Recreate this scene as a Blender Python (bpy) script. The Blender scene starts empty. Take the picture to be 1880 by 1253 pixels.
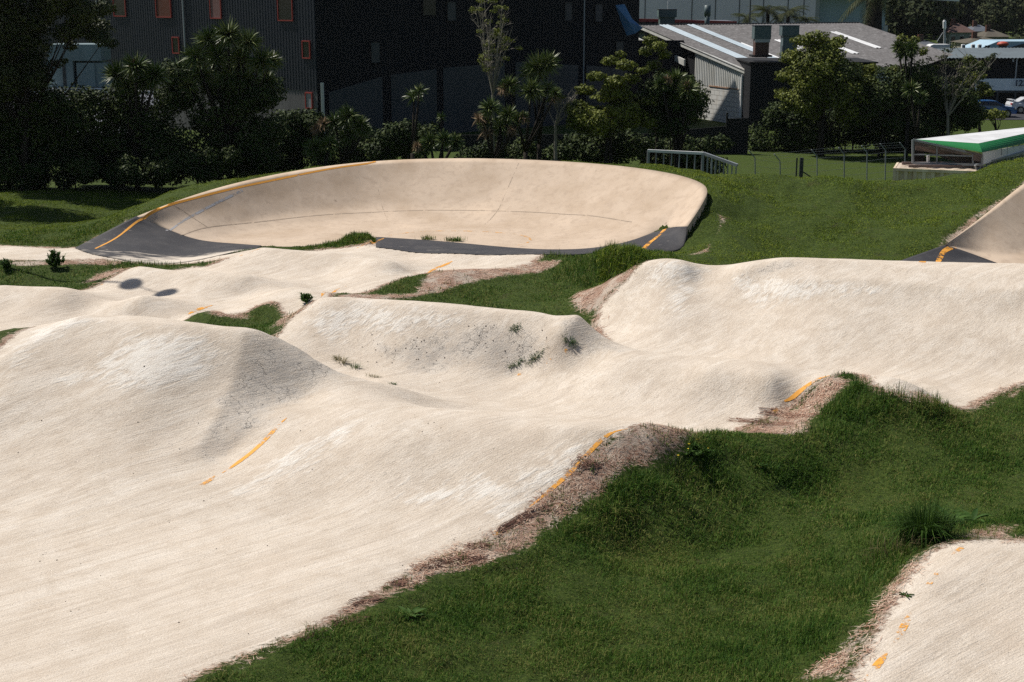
import bpy, bmesh, math, random
import numpy as np
from mathutils import Vector, Matrix, noise as mnoise
R = math.radians
random.seed(7)
RS = np.random.RandomState(11)
S = bpy.context.scene
COL = S.collection
# ------------------------------------------------------------------ camera
CAMH, PITCH, FPX = 10.0, R(13.9), 2611.0
cam_d = bpy.data.cameras.new('camera')
cam_d.sensor_width = 36.0
cam_d.lens = 36.0 * FPX / 1880.0
cam_d.clip_start, cam_d.clip_end = 0.5, 5000
cam = bpy.data.objects.new('camera', cam_d); COL.objects.link(cam)
cam.location = (0, 0, CAMH)
cam.rotation_euler = (R(90) - PITCH, 0, 0)
S.camera = cam
# ------------------------------------------------------------------ sky and sun
SUN_EL, SUN_AZ = R(54), R(-59)          # azimuth measured from +Y, negative = to the left
W = bpy.data.worlds.new('World'); S.world = W; W.use_nodes = True
nt = W.node_tree; bg = nt.nodes['Background']
sky = nt.nodes.new('ShaderNodeTexSky'); sky.sky_type = 'NISHITA'; sky.sun_disc = False
sky.sun_elevation = SUN_EL; sky.sun_rotation = SUN_AZ
nt.links.new(sky.outputs[0], bg.inputs[0]); bg.inputs[1].default_value = 0.05
sd = bpy.data.lights.new('sun', 'SUN'); sd.energy = 4.4; sd.angle = R(0.53); sd.color = (1.0, 0.945, 0.86)
sun = bpy.data.objects.new('sun', sd); COL.objects.link(sun)
sv = Vector((math.sin(SUN_AZ) * math.cos(SUN_EL), math.cos(SUN_AZ) * math.cos(SUN_EL), math.sin(SUN_EL)))
sun.rotation_euler = (-sv).to_track_quat('-Z', 'Y').to_euler()
S.view_settings.view_transform = 'Standard'; S.view_settings.look = 'None'
S.view_settings.exposure = 0.30; S.view_settings.gamma = 1.0
S.cycles.use_denoising = False
S.cycles.max_bounces = 5; S.cycles.diffuse_bounces = 2; S.cycles.glossy_bounces = 2
S.cycles.transparent_max_bounces = 6; S.cycles.transmission_bounces = 2
# ------------------------------------------------------------------ measuring helpers
def ray(px, py):
    u = (px - 940.0) / FPX; v = (626.5 - py) / FPX
    cp, sp = math.cos(PITCH), math.sin(PITCH)
    return np.array([u, cp + v * sp, -sp + v * cp])
def at(px, py, z):                        # the surveyed point seen at (px,py) that lies at height z
    d = ray(px, py); t = (z - CAMH) / d[2]
    return (d[0] * t, d[1] * t, z)
def atY(px, py, Y):
    d = ray(px, py); t = Y / d[1]
    return (d[0] * t, Y, CAMH + d[2] * t)
# ------------------------------------------------------------------ object helpers
def tag(o, label=None, cat=None, group=None, kind=None):
    if label: o['label'] = label
    if cat: o['category'] = cat
    if group: o['group'] = group
    if kind: o['kind'] = kind
    return o
def link(name, me, mat=None, parent=None, smooth=False):
    o = bpy.data.objects.new(name, me); COL.objects.link(o)
    if mat is not None: me.materials.append(mat)
    if parent: o.parent = parent
    if smooth: me.polygons.foreach_set('use_smooth', [True] * len(me.polygons))
    return o
def np_mesh(name, V, F):
    """V (n,3) floats, F (m,k) ints with fixed k"""
    me = bpy.data.meshes.new(name)
    V = np.asarray(V, dtype=np.float32); F = np.asarray(F, dtype=np.int32)
    k = F.shape[1]
    me.vertices.add(len(V)); me.vertices.foreach_set('co', V.ravel())
    me.loops.add(F.size); me.loops.foreach_set('vertex_index', F.ravel())
    me.polygons.add(len(F)); me.polygons.foreach_set('loop_start', np.arange(0, F.size, k, dtype=np.int32))
    me.polygons.foreach_set('loop_total', np.full(len(F), k, dtype=np.int32))
    me.update(calc_edges=True)
    return me
def attr(me, name, vals):
    a = me.attributes.new(name, 'FLOAT', 'POINT'); a.data.foreach_set('value', np.asarray(vals, dtype=np.float32))
def empty(name, loc, rz=0.0):
    o = bpy.data.objects.new(name, None); COL.objects.link(o); o.location = loc; o.rotation_euler = (0, 0, rz)
    o.empty_display_size = 0.3
    return o
# ------------------------------------------------------------------ material helpers
class NT:
    def __init__(s, name):
        s.m = bpy.data.materials.new(name); s.m.use_nodes = True
        s.t = s.m.node_tree; s.b = s.t.nodes['Principled BSDF']; s.out = s.t.nodes['Material Output']
    def n(s, typ, **kw):
        nd = s.t.nodes.new(typ)
        for k, v in kw.items():
            if k.startswith('i_'): nd.inputs[k[2:].replace('_', ' ')].default_value = v
            else: setattr(nd, k, v)
        return nd
    def l(s, a, b): s.t.links.new(a, b)
    def pos(s, obj=False):
        if obj:
            return s.n('ShaderNodeTexCoord').outputs['Object']
        return s.n('ShaderNodeNewGeometry').outputs['Position']
    def mapping(s, vec, scale=(1, 1, 1), rot=(0, 0, 0)):
        m = s.n('ShaderNodeMapping'); m.inputs['Scale'].default_value = scale; m.inputs['Rotation'].default_value = rot
        s.l(vec, m.inputs['Vector']); return m.outputs[0]
    def aniso(s, vec, deg, along, across):
        m = s.mapping(vec, (1, 1, 1), (0, 0, R(-deg))); return s.mapping(m, (along, across, across))
    def noise(s, vec, scale, detail=4, rough=0.55, dist=0.0):
        n = s.n('ShaderNodeTexNoise'); n.inputs['Scale'].default_value = scale; n.inputs['Detail'].default_value = detail
        n.inputs['Roughness'].default_value = rough; n.inputs['Distortion'].default_value = dist
        s.l(vec, n.inputs['Vector']); return n.outputs['Fac']
    def math(s, op, a, b=None, c=None, clamp=False):
        n = s.n('ShaderNodeMath', operation=op); n.use_clamp = clamp
        for i, x in enumerate((a, b, c)):
            if x is None: continue
            if isinstance(x, (int, float)): n.inputs[i].default_value = x
            else: s.l(x, n.inputs[i])
        return n.outputs[0]
    def ramp(s, fac, stops, interp='LINEAR'):
        r = s.n('ShaderNodeValToRGB'); r.color_ramp.interpolation = interp
        el = r.color_ramp.elements
        while len(el) < len(stops): el.new(0.5)
        for e, (p, c) in zip(el, stops):
            e.position = p; e.color = (c[0], c[1], c[2], 1) if not isinstance(c, (int, float)) else (c, c, c, 1)
        s.l(fac, r.inputs[0]); return r.outputs[0]
    def mapr(s, v, a, b, c=0.0, d=1.0):
        n = s.n('ShaderNodeMapRange'); n.inputs[1].default_value = a; n.inputs[2].default_value = b
        n.inputs[3].default_value = c; n.inputs[4].default_value = d; s.l(v, n.inputs[0]); return n.outputs[0]
    def mix(s, f, a, b, mode='MIX'):
        n = s.n('ShaderNodeMix', data_type='RGBA', blend_type=mode)
        for i, x in ((0, f), (6, a), (7, b)):
            if isinstance(x, (int, float)): n.inputs[i].default_value = x
            elif isinstance(x, tuple): n.inputs[i].default_value = (x[0], x[1], x[2], 1)
            else: s.l(x, n.inputs[i])
        return n.outputs[2]
    def attr(s, name):
        a = s.n('ShaderNodeAttribute', attribute_name=name); return a.outputs['Fac']
    def bump(s, h, strength=0.5, dist=0.02, normal=None):
        b = s.n('ShaderNodeBump'); b.inputs['Strength'].default_value = strength; b.inputs['Distance'].default_value = dist
        s.l(h, b.inputs['Height'])
        if normal is not None: s.l(normal, b.inputs['Normal'])
        return b.outputs[0]
    def fin(s, color=None, rough=0.8, normal=None, spec=0.3, metal=0.0):
        if color is not None:
            if isinstance(color, tuple): s.b.inputs['Base Color'].default_value = (*color[:3], 1)
            else: s.l(color, s.b.inputs['Base Color'])
        if isinstance(rough, (int, float)): s.b.inputs['Roughness'].default_value = rough
        else: s.l(rough, s.b.inputs['Roughness'])
        if normal is not None: s.l(normal, s.b.inputs['Normal'])
        s.b.inputs['Specular IOR Level'].default_value = spec; s.b.inputs['Metallic'].default_value = metal
        return s.m
# ------------------------------------------------------------------ numpy noise
_perm = RS.rand(256, 256)
def vnoise(x, y, sc=1.0):
    x = np.asarray(x) * sc; y = np.asarray(y) * sc
    xi = np.floor(x).astype(int); yi = np.floor(y).astype(int); fx = x - xi; fy = y - yi
    fx = fx * fx * (3 - 2 * fx); fy = fy * fy * (3 - 2 * fy)
    g = lambda a, b: _perm[a & 255, b & 255]
    return (g(xi, yi) * (1 - fx) + g(xi + 1, yi) * fx) * (1 - fy) + (g(xi, yi + 1) * (1 - fx) + g(xi + 1, yi + 1) * fx) * fy - 0.5
def fbm(x, y, sc, oct=3):
    s = 0; a = 1
    for i in range(oct):
        s = s + a * vnoise(np.asarray(x) + 17.3 * i, np.asarray(y) - 9.1 * i, sc); sc *= 2.03; a *= 0.5
    return s
# ------------------------------------------------------------------ terrain control points (surveyed features, metres)
CP = []
def c(*pts):
    for p in pts: CP.append(at(*p))
def w(*pts):
    for p in pts: CP.append(p)
# near floor of the big lane
c((0,1253,0),(250,1253,0),(0,1120,0),(400,1150,0),(250,1020,0),(560,1150,0),(700,1060,0),(500,1000,.03),(900,985,.05),(100,1000,.02),(700,950,.12))
w((-9,15,0),(-4,15,0),(0,15,-.1),(-14,18,0),(-14,24,.1))
# big first hump, front face and crest
c((0,900,.25),(150,860,.45),(300,850,.45),(420,850,.25),(0,800,.75),(200,760,1.05),(350,760,.95),(0,720,1.35),(150,680,1.6),(300,680,1.65),(420,700,1.35))
c((60,630,2.0),(150,583,2.3),(300,597,2.3),(400,603,2.25),(480,610,2.15),(545,636,1.8),(600,675,1.35),(660,695,1.0),(740,712,.75))
c((0,668,1.72),(-100,725,1.1),(-150,800,.8),(-200,900,.35),(-100,1000,.08),(-120,650,1.7))
c((560,730,.95),(490,770,.85),(420,830,.5))
# first hump, low rider's side
c((600,727,1.05),(700,742,1.08),(800,755,1.1),(900,768,1.1),(1000,783,1.07),(1100,794,1.05),(1150,801,.97))
c((560,850,.5),(700,830,.75),(850,830,.8),(1000,830,.82),(1080,835,.8),(600,900,.25),(800,900,.35),(980,920,.3),(1040,870,.58))
w((-10.0,35.8,1.5),(-8,35.2,1.5),(-6,34.4,1.0),(-4,33.4,.5),(-8.5,37.5,.3),(-10.5,38.2,.3),(-2,31.8,.55),(0.6,31.0,.55),(2.8,30.1,.45))
# trough between the first and second hump
c((800,720,.1),(900,722,0),(700,700,.35),(1000,745,0),(1150,770,0),(1250,790,0),(1330,798,0),(850,700,.15),(950,700,.12),(620,650,.5))
# second hump, low side
c((1050,645,.75),(1150,661,.75),(1300,686,.74),(1420,700,.73),(1520,704,.76),(1350,730,.35),(1200,710,.4),(1000,680,.35),(1450,745,.2),(950,690,.15))
# second hump, big side
c((585,552,1.45),(640,553,1.5),(740,560,1.5),(830,569,1.46),(950,579,1.42),(1035,586,1.4),(1066,592,1.32),(1100,617,1.05),(1140,644,.8))
c((560,600,1.0),(640,600,1.0),(800,620,.9),(950,630,.85),(640,650,.5),(800,665,.4),(900,660,.5),(1030,615,1.15))
w((-4.6,41.8,.4),(-2,41.1,.35),(1,40.2,.3),(-6.6,41.2,.2),(2.9,38.2,.15))
# trough and third hump
c((1180,645,.05),(1300,655,0),(1500,690,0),(1700,700,0),(1880,700,0),(1750,740,-.05),(1150,600,.2),(1250,610,.3),(1350,615,.33),(1500,665,.1),(1700,672,.1),(1880,680,.1),(1500,640,.3),(1650,645,.3),(1880,655,.3))
c((1180,488,1.62),(1260,489,1.67),(1370,494,1.68),(1180,515,1.25),(1280,514,1.28),(1380,520,1.35),(1200,542,.98),(1350,548,1.0),(1220,576,.64),(1350,580,.67),(1500,512,1.6),(1680,520,1.6),(1880,534,1.6),(1500,536,1.32),(1680,544,1.32),(1880,556,1.32),(1500,566,1.0),(1700,574,1.0),(1880,585,1.0),(1500,602,.65),(1700,610,.65),(1880,620,.65),(1600,496,1.8),(1800,514,1.74))
c((1440,477,1.92),(1550,480,1.92),(1700,494,1.86),(1880,514,1.8),(1090,572,.25),(1130,530,.95),(1150,505,1.3))
c((2010,545,1.6),(2010,512,1.92),(2010,595,1.0),(2010,632,.65),(2010,700,.1))
w((5.2,46.6,.4),(7.5,46.6,.35),(10,47.5,.4),(14,47.5,.4),(18,47,.4),(26,44,1.6),(26,37,0),(26,50,.2),(17,34,-.1))
# grass hollow between third hump and the return lane
c((1050,575,.1),(950,540,-.05),(850,545,-.1),(1000,510,.0),(1100,520,.05),(1130,468,.75),(1080,478,.45),(1170,480,.7),(900,520,0),(750,548,.05))
# return lane rollers
c((0,526,.6),(130,533,.62),(260,549,.60),(390,572,.53),(0,570,.2),(150,570,.15),(250,585,.1),(0,610,.1),(330,590,.15))
w((-17,46.8,.05),(-13,45.6,.05),(-9.5,44,.05),(-22,46,.4),(-22,40,.1),(-16,38,.1),(-14,36,.3),(-22,33,.2),(-20,28,.1))
c((450,585,.05),(420,575,.2),(510,585,.15),(470,568,.25))
c((256,491,.5),(350,499,.52),(450,509,.52),(550,527,.47),(640,545,.40),(300,530,.15),(450,540,.1),(570,545,.05),(200,520,.15),(180,528,.05))
w((-12,50.3,.05),(-9,49.6,.05),(-6.5,48,.05),(-4,46.7,.1))
c((480,457,.5),(600,465,.5),(720,484,.42),(830,500,.34),(600,500,.1),(750,505,.05),(880,498,.2),(930,505,.1),(700,527,.2))
w((-7,54.2,.08),(-4,53.4,.05),(-1.5,52.2,.05),(-9.6,55,.05))
c((700,445,.3),(850,457,.3),(980,470,.3),(1040,477,.3))
# entry lane, island
c((0,453,.3),(0,474,.3),(150,459,.25),(200,476,.2),(100,500,.05),(50,510,0),(200,495,.05),(350,487,.02),(280,478,0))
w((-22,50,0),(-28,52,0))
# banked turn floor and wall
RIM = [(250,399,1.0),(300,379,1.3),(350,361,1.5),(420,340,1.72),(500,322,1.9),(600,305,2.1),(720,294,2.2),(860,291,2.3),(1000,295,2.35),(1130,304,2.4),(1230,318,2.4),(1285,334,2.3),(1302,350,2.15),(1290,376,1.7),(1262,418,1.0)]
RIMW = [at(*p) for p in RIM]
c((480,453,0),(560,440,0),(700,425,0),(880,440,.0),(980,450,.0),(820,384,.3),(560,395,.3),(1100,398,.35),(430,412,.3),(1080,460,.05),(1160,448,.25),(1220,420,.7),(1180,410,.6))
for p in RIMW: w((p[0], p[1], p[2]-.3))
for p in RIMW[2:10]:                        # the grass shoulder behind the rim
    q = np.array(p); ctr = np.array((-3.5, 56.0)); d = q[:2]-ctr; d /= np.linalg.norm(d)
    if q[0] > 3: w((q[0]+d[0]*1.5, q[1]+d[1]*1.5, q[2]-.2)); continue
    w((q[0]+d[0]*1.2, q[1]+d[1]*1.2, q[2]-.2), (q[0]+d[0]*5.5, q[1]+d[1]*5.5, max(.1, q[2]-2.4)))
w((8.4,53.0,.6),(9.5,56.6,1.2))
# left lawn
c((0,440,.25),(120,448,.25),(200,415,.5),(0,400,0),(100,380,0),(300,360,.8),(0,350,-.1))
# left black ramp
c((200,428,.6),(160,455,.25),(300,440,.45),(400,462,.1),(250,470,.05))
# right grass bank and its crest
c((1400,465,.3),(1250,455,.3),(1640,478,.3),(1400,430,.73),(1550,430,.7),(1400,400,1.1),(1500,400,1.1),(1600,400,1.1),(1400,370,1.48),(1500,370,1.48),(1600,372,1.46),(1400,345,1.83),(1500,347,1.81),(1600,352,1.75),(1350,400,1.15),(1330,345,2.0),(1400,320,2.2),(1500,330,2.1),(1570,337,2.08),(1640,338,2.02),(1700,340,2.02),(1760,333,2.2),(1880,291,2.65),(1700,400,1.1),(1700,360,1.65),(1780,345,2.0),(1200,303,2.3))
c((1735,450,.62),(1800,400,1.35),(1878,338,2.25),(1880,490,.02),(1800,470,.2),(1690,482,.15),(1690,440,.75))
w((8,63,1.95),(7,67.5,1.75),(9,66.3,1.6),(6.3,66,2.0),(10.5,64.8,1.2),(13,64.2,1.2),(16,62.5,1.35),(19,63.2,1.5),(22.5,67,1.6))
w((25,62,2.5),(24,55,.3),(28,56,.2),(30,62,2.0),(22,51.5,.1))
w((6,72,.0),(14,68,.6),(20,66,1.0),(26,68,1.0),(12,75,-.8),(20,76,-.8),(30,76,-.8),(0,76,-.2),(-10,76,-.2),(-20,76,-.2),(-30,74,-.2))
for x in (-45,-25,-8,8,25,45): w((x,90,-1.0))
for y in (20,35,50,65): w((-36,y,0),(38,y,.2))
# near grass gully, mound, right near lane
c((400,1253,-.02),(560,1200,-.05),(760,1120,-.15),(900,1060,-.2),(1050,1000,-.15),(1000,1253,-.45),(1200,1150,-.5),(1290,985,-.55),(1150,1020,-.52),(1450,900,-.5),(1250,915,.06),(1400,868,.04),(1100,950,.0),(1300,1050,-.38),(1500,980,-.3),(1500,1100,-.4),(1350,1250,-.4),(1700,900,-.25),(1880,880,-.2),(1600,850,-.15))
c((1200,800,.95),(1250,803,.8),(1310,812,.5),(1250,835,.5),(1180,850,.55),(1120,870,.5),(1060,930,.15),(1340,850,.2),(1250,900,.02),(1150,900,.25),(1420,860,.0))
c((1560,695,.85),(1640,700,.95),(1690,715,.75),(1740,745,.3),(1800,780,.0),(1640,760,.45),(1550,780,.35),(1450,800,.2),(1700,800,.15),(1880,730,.0),(1880,790,-.1),(1440,840,.0))
c((1720,1003,.5),(1880,992,.5),(1660,1060,.38),(1800,1100,.3),(1600,1150,.2),(1560,1230,.05),(1700,1253,.02),(1880,1253,0),(1500,1230,-.15),(1600,1080,.0),(1690,985,.25),(1880,960,.05),(1780,930,-.1))
w((10,15,-.1),(5,15,-.1),(2.5,15,-.3),(12,22,.3),(14,27,0),(16,20,.2))
CP = np.array(CP)
def fit(P):
    n = len(P); d = np.linalg.norm(P[:, None, :2] - P[None, :, :2], axis=2)
    K = np.where(d > 0, d * d * np.log(d + 1e-9), 0) + np.eye(n) * 0.06
    A = np.zeros((n + 3, n + 3)); A[:n, :n] = K; A[:n, n] = 1; A[:n, n + 1:] = P[:, :2]; A[n, :n] = 1; A[n + 1:, :n] = P[:, :2].T
    b = np.zeros(n + 3); b[:n] = P[:, 2]
    return np.linalg.solve(A, b)
CF = fit(CP)
CREASE = [([(450,612,2.22),(430,650,1.95),(412,690,1.65),(395,735,1.3),(362,800,.8)],.11,.5),
 ([(150,590,2.3),(300,600,2.28),(440,608,2.22)],.06,.5),([(0,668,1.72),(60,632,2.0),(150,590,2.25)],.05,.45),
 ([(590,556,1.4),(640,553,1.5),(740,560,1.5),(830,569,1.46),(950,579,1.42),(1060,590,1.35)],.07,.5),
 ([(1062,590,1.35),(1042,608,1.25),(1045,630,.95)],.13,.4),
 ([(1185,488,1.65),(1260,489,1.67),(1370,494,1.68),(1450,505,1.66)],.03,.5),([(1450,512,1.6),(1600,517,1.6),(1880,534,1.6)],.07,.5),
 ([(1440,477,1.92),(1600,484,1.9),(1880,513,1.8)],.05,.4),([(1000,784,1.07),(1100,794,1.05),(1150,800,.98)],.05,.4),([(1300,686,.74),(1520,704,.76)],.05,.4),
 ([(0,526,.6),(260,546,.62),(390,563,.6)],.04,.4),([(256,491,.5),(450,509,.52),(640,528,.5)],.04,.4),([(480,457,.5),(720,484,.42),(830,500,.34)],.04,.4)]
CREASE = [(np.array([at(*p)[:2] for p in ps]), a, w_) for ps, a, w_ in CREASE]
def crease(x, y):
    z = np.zeros(len(x))
    for P, a, w_ in CREASE:
        m = (x > P[:, 0].min() - 2.5) & (x < P[:, 0].max() + 2.5) & (y > P[:, 1].min() - 2.5) & (y < P[:, 1].max() + 2.5)
        if not m.any(): continue
        xx, yy = x[m], y[m]; b = np.full(len(xx), 1e9)
        for (x0, y0), (x1, y1) in zip(P[:-1], P[1:]):
            ex, ey = x1 - x0, y1 - y0; t = np.clip(((xx - x0) * ex + (yy - y0) * ey) / (ex*ex + ey*ey), 0, 1)
            b = np.minimum(b, (xx - x0 - t*ex)**2 + (yy - y0 - t*ey)**2)
        b = np.sqrt(b); k = b / w_; z[m] += a * (np.exp(-k) - .35 * np.exp(-(k - 1.6)**2 / 1.2))
    return z
def farz(X, Y):
    X = np.asarray(X, float); Y = np.asarray(Y, float)
    z = -1.0 + 0 * X
    h = np.clip((Y - 360) / 450, 0, 1)
    z = z + 62 * h * h * (3 - 2 * h) + 1.5 * np.clip((Y - 190) / 60, 0, 1)
    return z
def zt(X, Y):
    X = np.asarray(X, float).ravel(); Y = np.asarray(Y, float).ravel(); out = np.empty(len(X))
    for i in range(0, len(X), 20000):
        x = X[i:i+20000]; y = Y[i:i+20000]
        cx = np.clip(x, -38, 40); cy = np.clip(y, 13, 92)
        d2 = (cx[:, None] - CP[None, :, 0])**2 + (cy[:, None] - CP[None, :, 1])**2
        K = 0.5 * d2 * np.log(d2 + 1e-12)
        z = crease(cx, cy) + K @ CF[:len(CP)] + CF[len(CP)] + CF[len(CP)+1] * cx + CF[len(CP)+2] * cy
        wgt = np.clip((y - 74) / 14, 0, 1); wgt = np.maximum(wgt, np.clip((np.abs(x) - 30) / 8, 0, 1)); wgt = wgt * wgt * (3 - 2 * wgt)
        out[i:i+20000] = z * (1 - wgt) + farz(x, y) * wgt
    return out
def z1(x, y): return float(zt([x], [y])[0])
def hit(px, py, tmin=15.0, tmax=140):
    """first point where the sight line meets the terrain"""
    d = ray(px, py); ts = np.linspace(tmin, tmax, 900)
    X = d[0]*ts; Y = d[1]*ts; Z = CAMH + d[2]*ts
    g = Z - zt(X, Y); k = np.argmax(g < 0)
    if g[k] >= 0: k = len(ts)-1
    a, b = ts[max(k-1, 0)], ts[k]
    ga = g[max(k-1,0)]; gb = g[k]
    t = a + (b-a) * (ga/(ga-gb) if ga != gb else 0)
    return (d[0]*t, d[1]*t)
def poly(*pts):
    out = []
    for p in pts:
        if p[0] == 'w': out.append((p[1], p[2]))
        elif len(p) == 3: out.append(at(*p)[:2])
        else: out.append(hit(*p))
    return np.array(out)
def smooth_poly(P, n=3, closed=True):
    P = np.array(P, float)
    for _ in range(n):
        Q = np.roll(P, -1, axis=0)
        a = P * .75 + Q * .25; b = P * .25 + Q * .75
        if closed: P = np.empty((2 * len(a), P.shape[1])); P[0::2] = a; P[1::2] = b
        else:
            N = np.empty((2 * (len(a) - 1) + 2, P.shape[1])); N[0] = P[0]; N[-1] = P[-1]; N[1:-1:2] = a[:-1]; N[2:-1:2] = b[:-1]; P = N
    return P
def sdf(X, Y, P):
    """positive inside"""
    X = np.asarray(X, float).ravel(); Y = np.asarray(Y, float).ravel()
    best = np.full(len(X), 1e9); ins = np.zeros(len(X), bool)
    A = P; B = np.roll(P, -1, axis=0)
    for (x0, y0), (x1, y1) in zip(A, B):
        ex, ey = x1 - x0, y1 - y0; L = ex*ex + ey*ey + 1e-12
        t = np.clip(((X - x0)*ex + (Y - y0)*ey) / L, 0, 1)
        best = np.minimum(best, (X - x0 - t*ex)**2 + (Y - y0 - t*ey)**2)
        cnd = ((y0 > Y) != (y1 > Y))
        with np.errstate(divide='ignore', invalid='ignore'):
            xi = (x1 - x0) * (Y - y0) / (y1 - y0 if y1 != y0 else 1e-9) + x0
        ins ^= cnd & (X < xi)
    return np.where(ins, 1, -1) * np.sqrt(best)
# pale lane surfaces
SAND_A = poly(('w',-16,14),('w',-6.4,14),('w',-5.7,17.6),(325,1251),(430,1212),(530,1165),(620,1125),(690,1085),(760,1035),(905,980),(985,920),(1040,868),(1090,820),(1160,789,1.05),('w',3.6,29.8),('w',4.3,30.6),(1330,795),(1430,745),(1480,712),(1530,691,.8),('w',8.6,34.6),(1600,712),(1680,730),(1750,746),(1800,730),(1880,703),('w',19,39),('w',30,40),('w',30,47),('w',17,46.3),('w',12,46.6),('w',9.2,46.2),('w',6.6,45.7),('w',4.7,45.0),(1186,486,1.6),(1150,518),(1090,575),('w',3.0,39.6),('w',1.2,40.6),('w',-2,41.6),('w',-4.7,41.7),(590,549,1.5),(540,575,1.2),(525,600,.9),('w',-6.6,36.9),('w',-8.2,37.2),('w',-10.0,36.8),('w',-11.0,36.0),('w',-11.7,33),('w',-12.5,30),('w',-13.5,26))
SAND_B = poly(('w',-26,40),('w',-13,36.3),('w',-10,38.6),(345,580),(392,562,.53),('w',-8.5,43.4),('w',-7.6,44.2),(520,570),(590,548),(610,537),(645,527,.42),(700,524),(790,496),(835,481,.4),(880,494),(940,492),(985,476,.3),('w',1.3,54.2),('w',-5.6,56.2),(690,446,.3),(640,455),(590,458),(480,455,.5),('w',-10.0,54.0),(390,491),(340,490),(255,489,.5),('w',-13.5,49.4),('w',-15,46.6),('w',-19,48),('w',-26,50))
SAND_C = poly(('w',-30,56),(0,451,.3),(150,457,.25),('w',-16.4,55.9),(300,455),(470,460),(440,470),(330,484),(230,480),(130,477),(0,479),('w',-30,52))
SAND_D = poly((1735,1001,.48),(1690,1030),(1650,1090),(1610,1150),(1590,1200),(1560,1253),('w',4.4,17),('w',4,14),('w',16,14),('w',16,24.5),(1880,990,.5),(1800,996,.5))
# bare soil and dead grass areas
DIRT = [poly((870,1000),(1000,915),(1070,840),(1150,788,1.0),('w',3.8,29.9),(1310,800),(1280,830),(1180,850),(1120,890),(1040,960),(960,1020),(840,1050),(760,1080),(680,1120),(600,1160),(500,1205),(430,1245),(400,1235),(530,1165),(690,1085),(760,1035)),
 poly((1400,770),(1480,712),(1530,690,.8),(1580,700,.85),(1520,735),(1490,790),(1420,800),(1320,800)),
 poly((1750,748),(1880,706),(1880,730),(1830,735),(1770,765)),
 poly((1090,578),(1150,520),(1185,487,1.7),(1140,495),(1090,525),(1030,575)),
 poly((525,605),(545,575),(590,549,1.45),(560,552),(520,570),(490,602)),
 poly((345,582),(392,562,.53),(440,572),(470,580),(420,592)),
 poly((600,545),(645,527,.42),(730,540),(760,538),(790,497),(835,481,.4),(900,492),(985,477,.3),(1045,476,.3),(1010,497),(930,507),(870,519),(820,533),(770,547),(720,549),(640,550)),
 poly((0,479),(130,477),(230,480),(220,488),(120,490),(0,488)),
 poly((160,525),(255,489,.5),(235,487),(140,522)),
 poly((1640,485,.2),(1735,452,.62),(1800,402,1.35),(1880,338,2.25),('w',25,62),('w',24.6,62.4),(1880,325),(1790,395),(1710,442),(1620,480)),
 poly((1262,418,1.55),(1302,352,2.85),('w',8.4,57),('w',8.5,55.4),('w',7.6,53.6),(1240,470),(1150,475)),
 poly((1735,1003,.48),(1650,1060),(1590,1130),(1540,1180),(1450,1253),(1570,1253),(1610,1150),(1650,1090)),
 poly((1700,1000),(1780,975),(1880,955),(1880,995,.5),(1800,998,.5)),
 poly((0,624),(18,620),(10,634),(-10,640)),
 poly((150,456),(200,425),(225,405),(245,400),(150,462)),
 poly((1370,489,1.8),(1440,476,1.95),(1400,478),(1365,487))]
SANDS = [smooth_poly(p, 1) for p in (SAND_A, SAND_B, SAND_C, SAND_D)]
DIRT = [smooth_poly(p, 1) for p in DIRT]
# lighter repair patches, grey rough patches
WHITE = [poly((560,600),(600,565),(660,560),(740,575),(840,580),(830,598),(760,598),(700,610),(650,602),(610,625)),
 poly((20,670),(80,600),(150,576,2.2),(160,590),(90,620),(40,665),(0,690)),
 poly((1230,540),(1280,530),(1250,570),(1225,565)),(poly((1200,492),(1300,494),(1260,520),(1190,530))),
 poly((1000,840),(1080,810),(1060,850),(1000,900),(930,950),(900,940)),
 poly((600,800),(640,770),(650,790),(560,850),(430,905),(480,860)),
 poly((1350,510),(1480,520),(1600,530),(1500,545),(1400,560)),
 poly((760,900),(900,870),(930,900),(830,920),(750,925)),
 poly((120,700),(250,610),(400,625),(380,680),(300,720),(200,700))]
GREY = [poly((430,700),(480,640),(560,640),(640,690),(560,720),(500,760),(430,830),(380,850)),  # rough crust, plus the shade on the big hump's right side painted grey
 poly((1035,600),(1075,588,1.4),(1140,642,.85),(1090,645),(1040,630)),
 poly((1370,489,1.8),(1440,476,1.95),(1470,480,1.95),(1420,492,1.8)),
 poly((700,640),(900,600),(1020,620),(1000,650),(900,670),(760,680))]
def surf_fields(X, Y):
    wob = .09 * fbm(X, Y, .9, 3) + .05*fbm(X, Y, 3.5, 2)
    s = np.max([sdf(X, Y, p) for p in SANDS], axis=0) + wob
    d = np.max([sdf(X, Y, p) for p in DIRT], axis=0) + wob * 1.5
    d = np.maximum(d - .14 + .2*fbm(X, Y+30, 1.3, 3), s + .17 + .25 * fbm(X+40, Y, .5, 2))
    wh = np.max([sdf(X, Y, p) for p in WHITE], axis=0); gr = np.max([sdf(X, Y, p) for p in GREY], axis=0)
    return s, d, wh, gr
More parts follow.
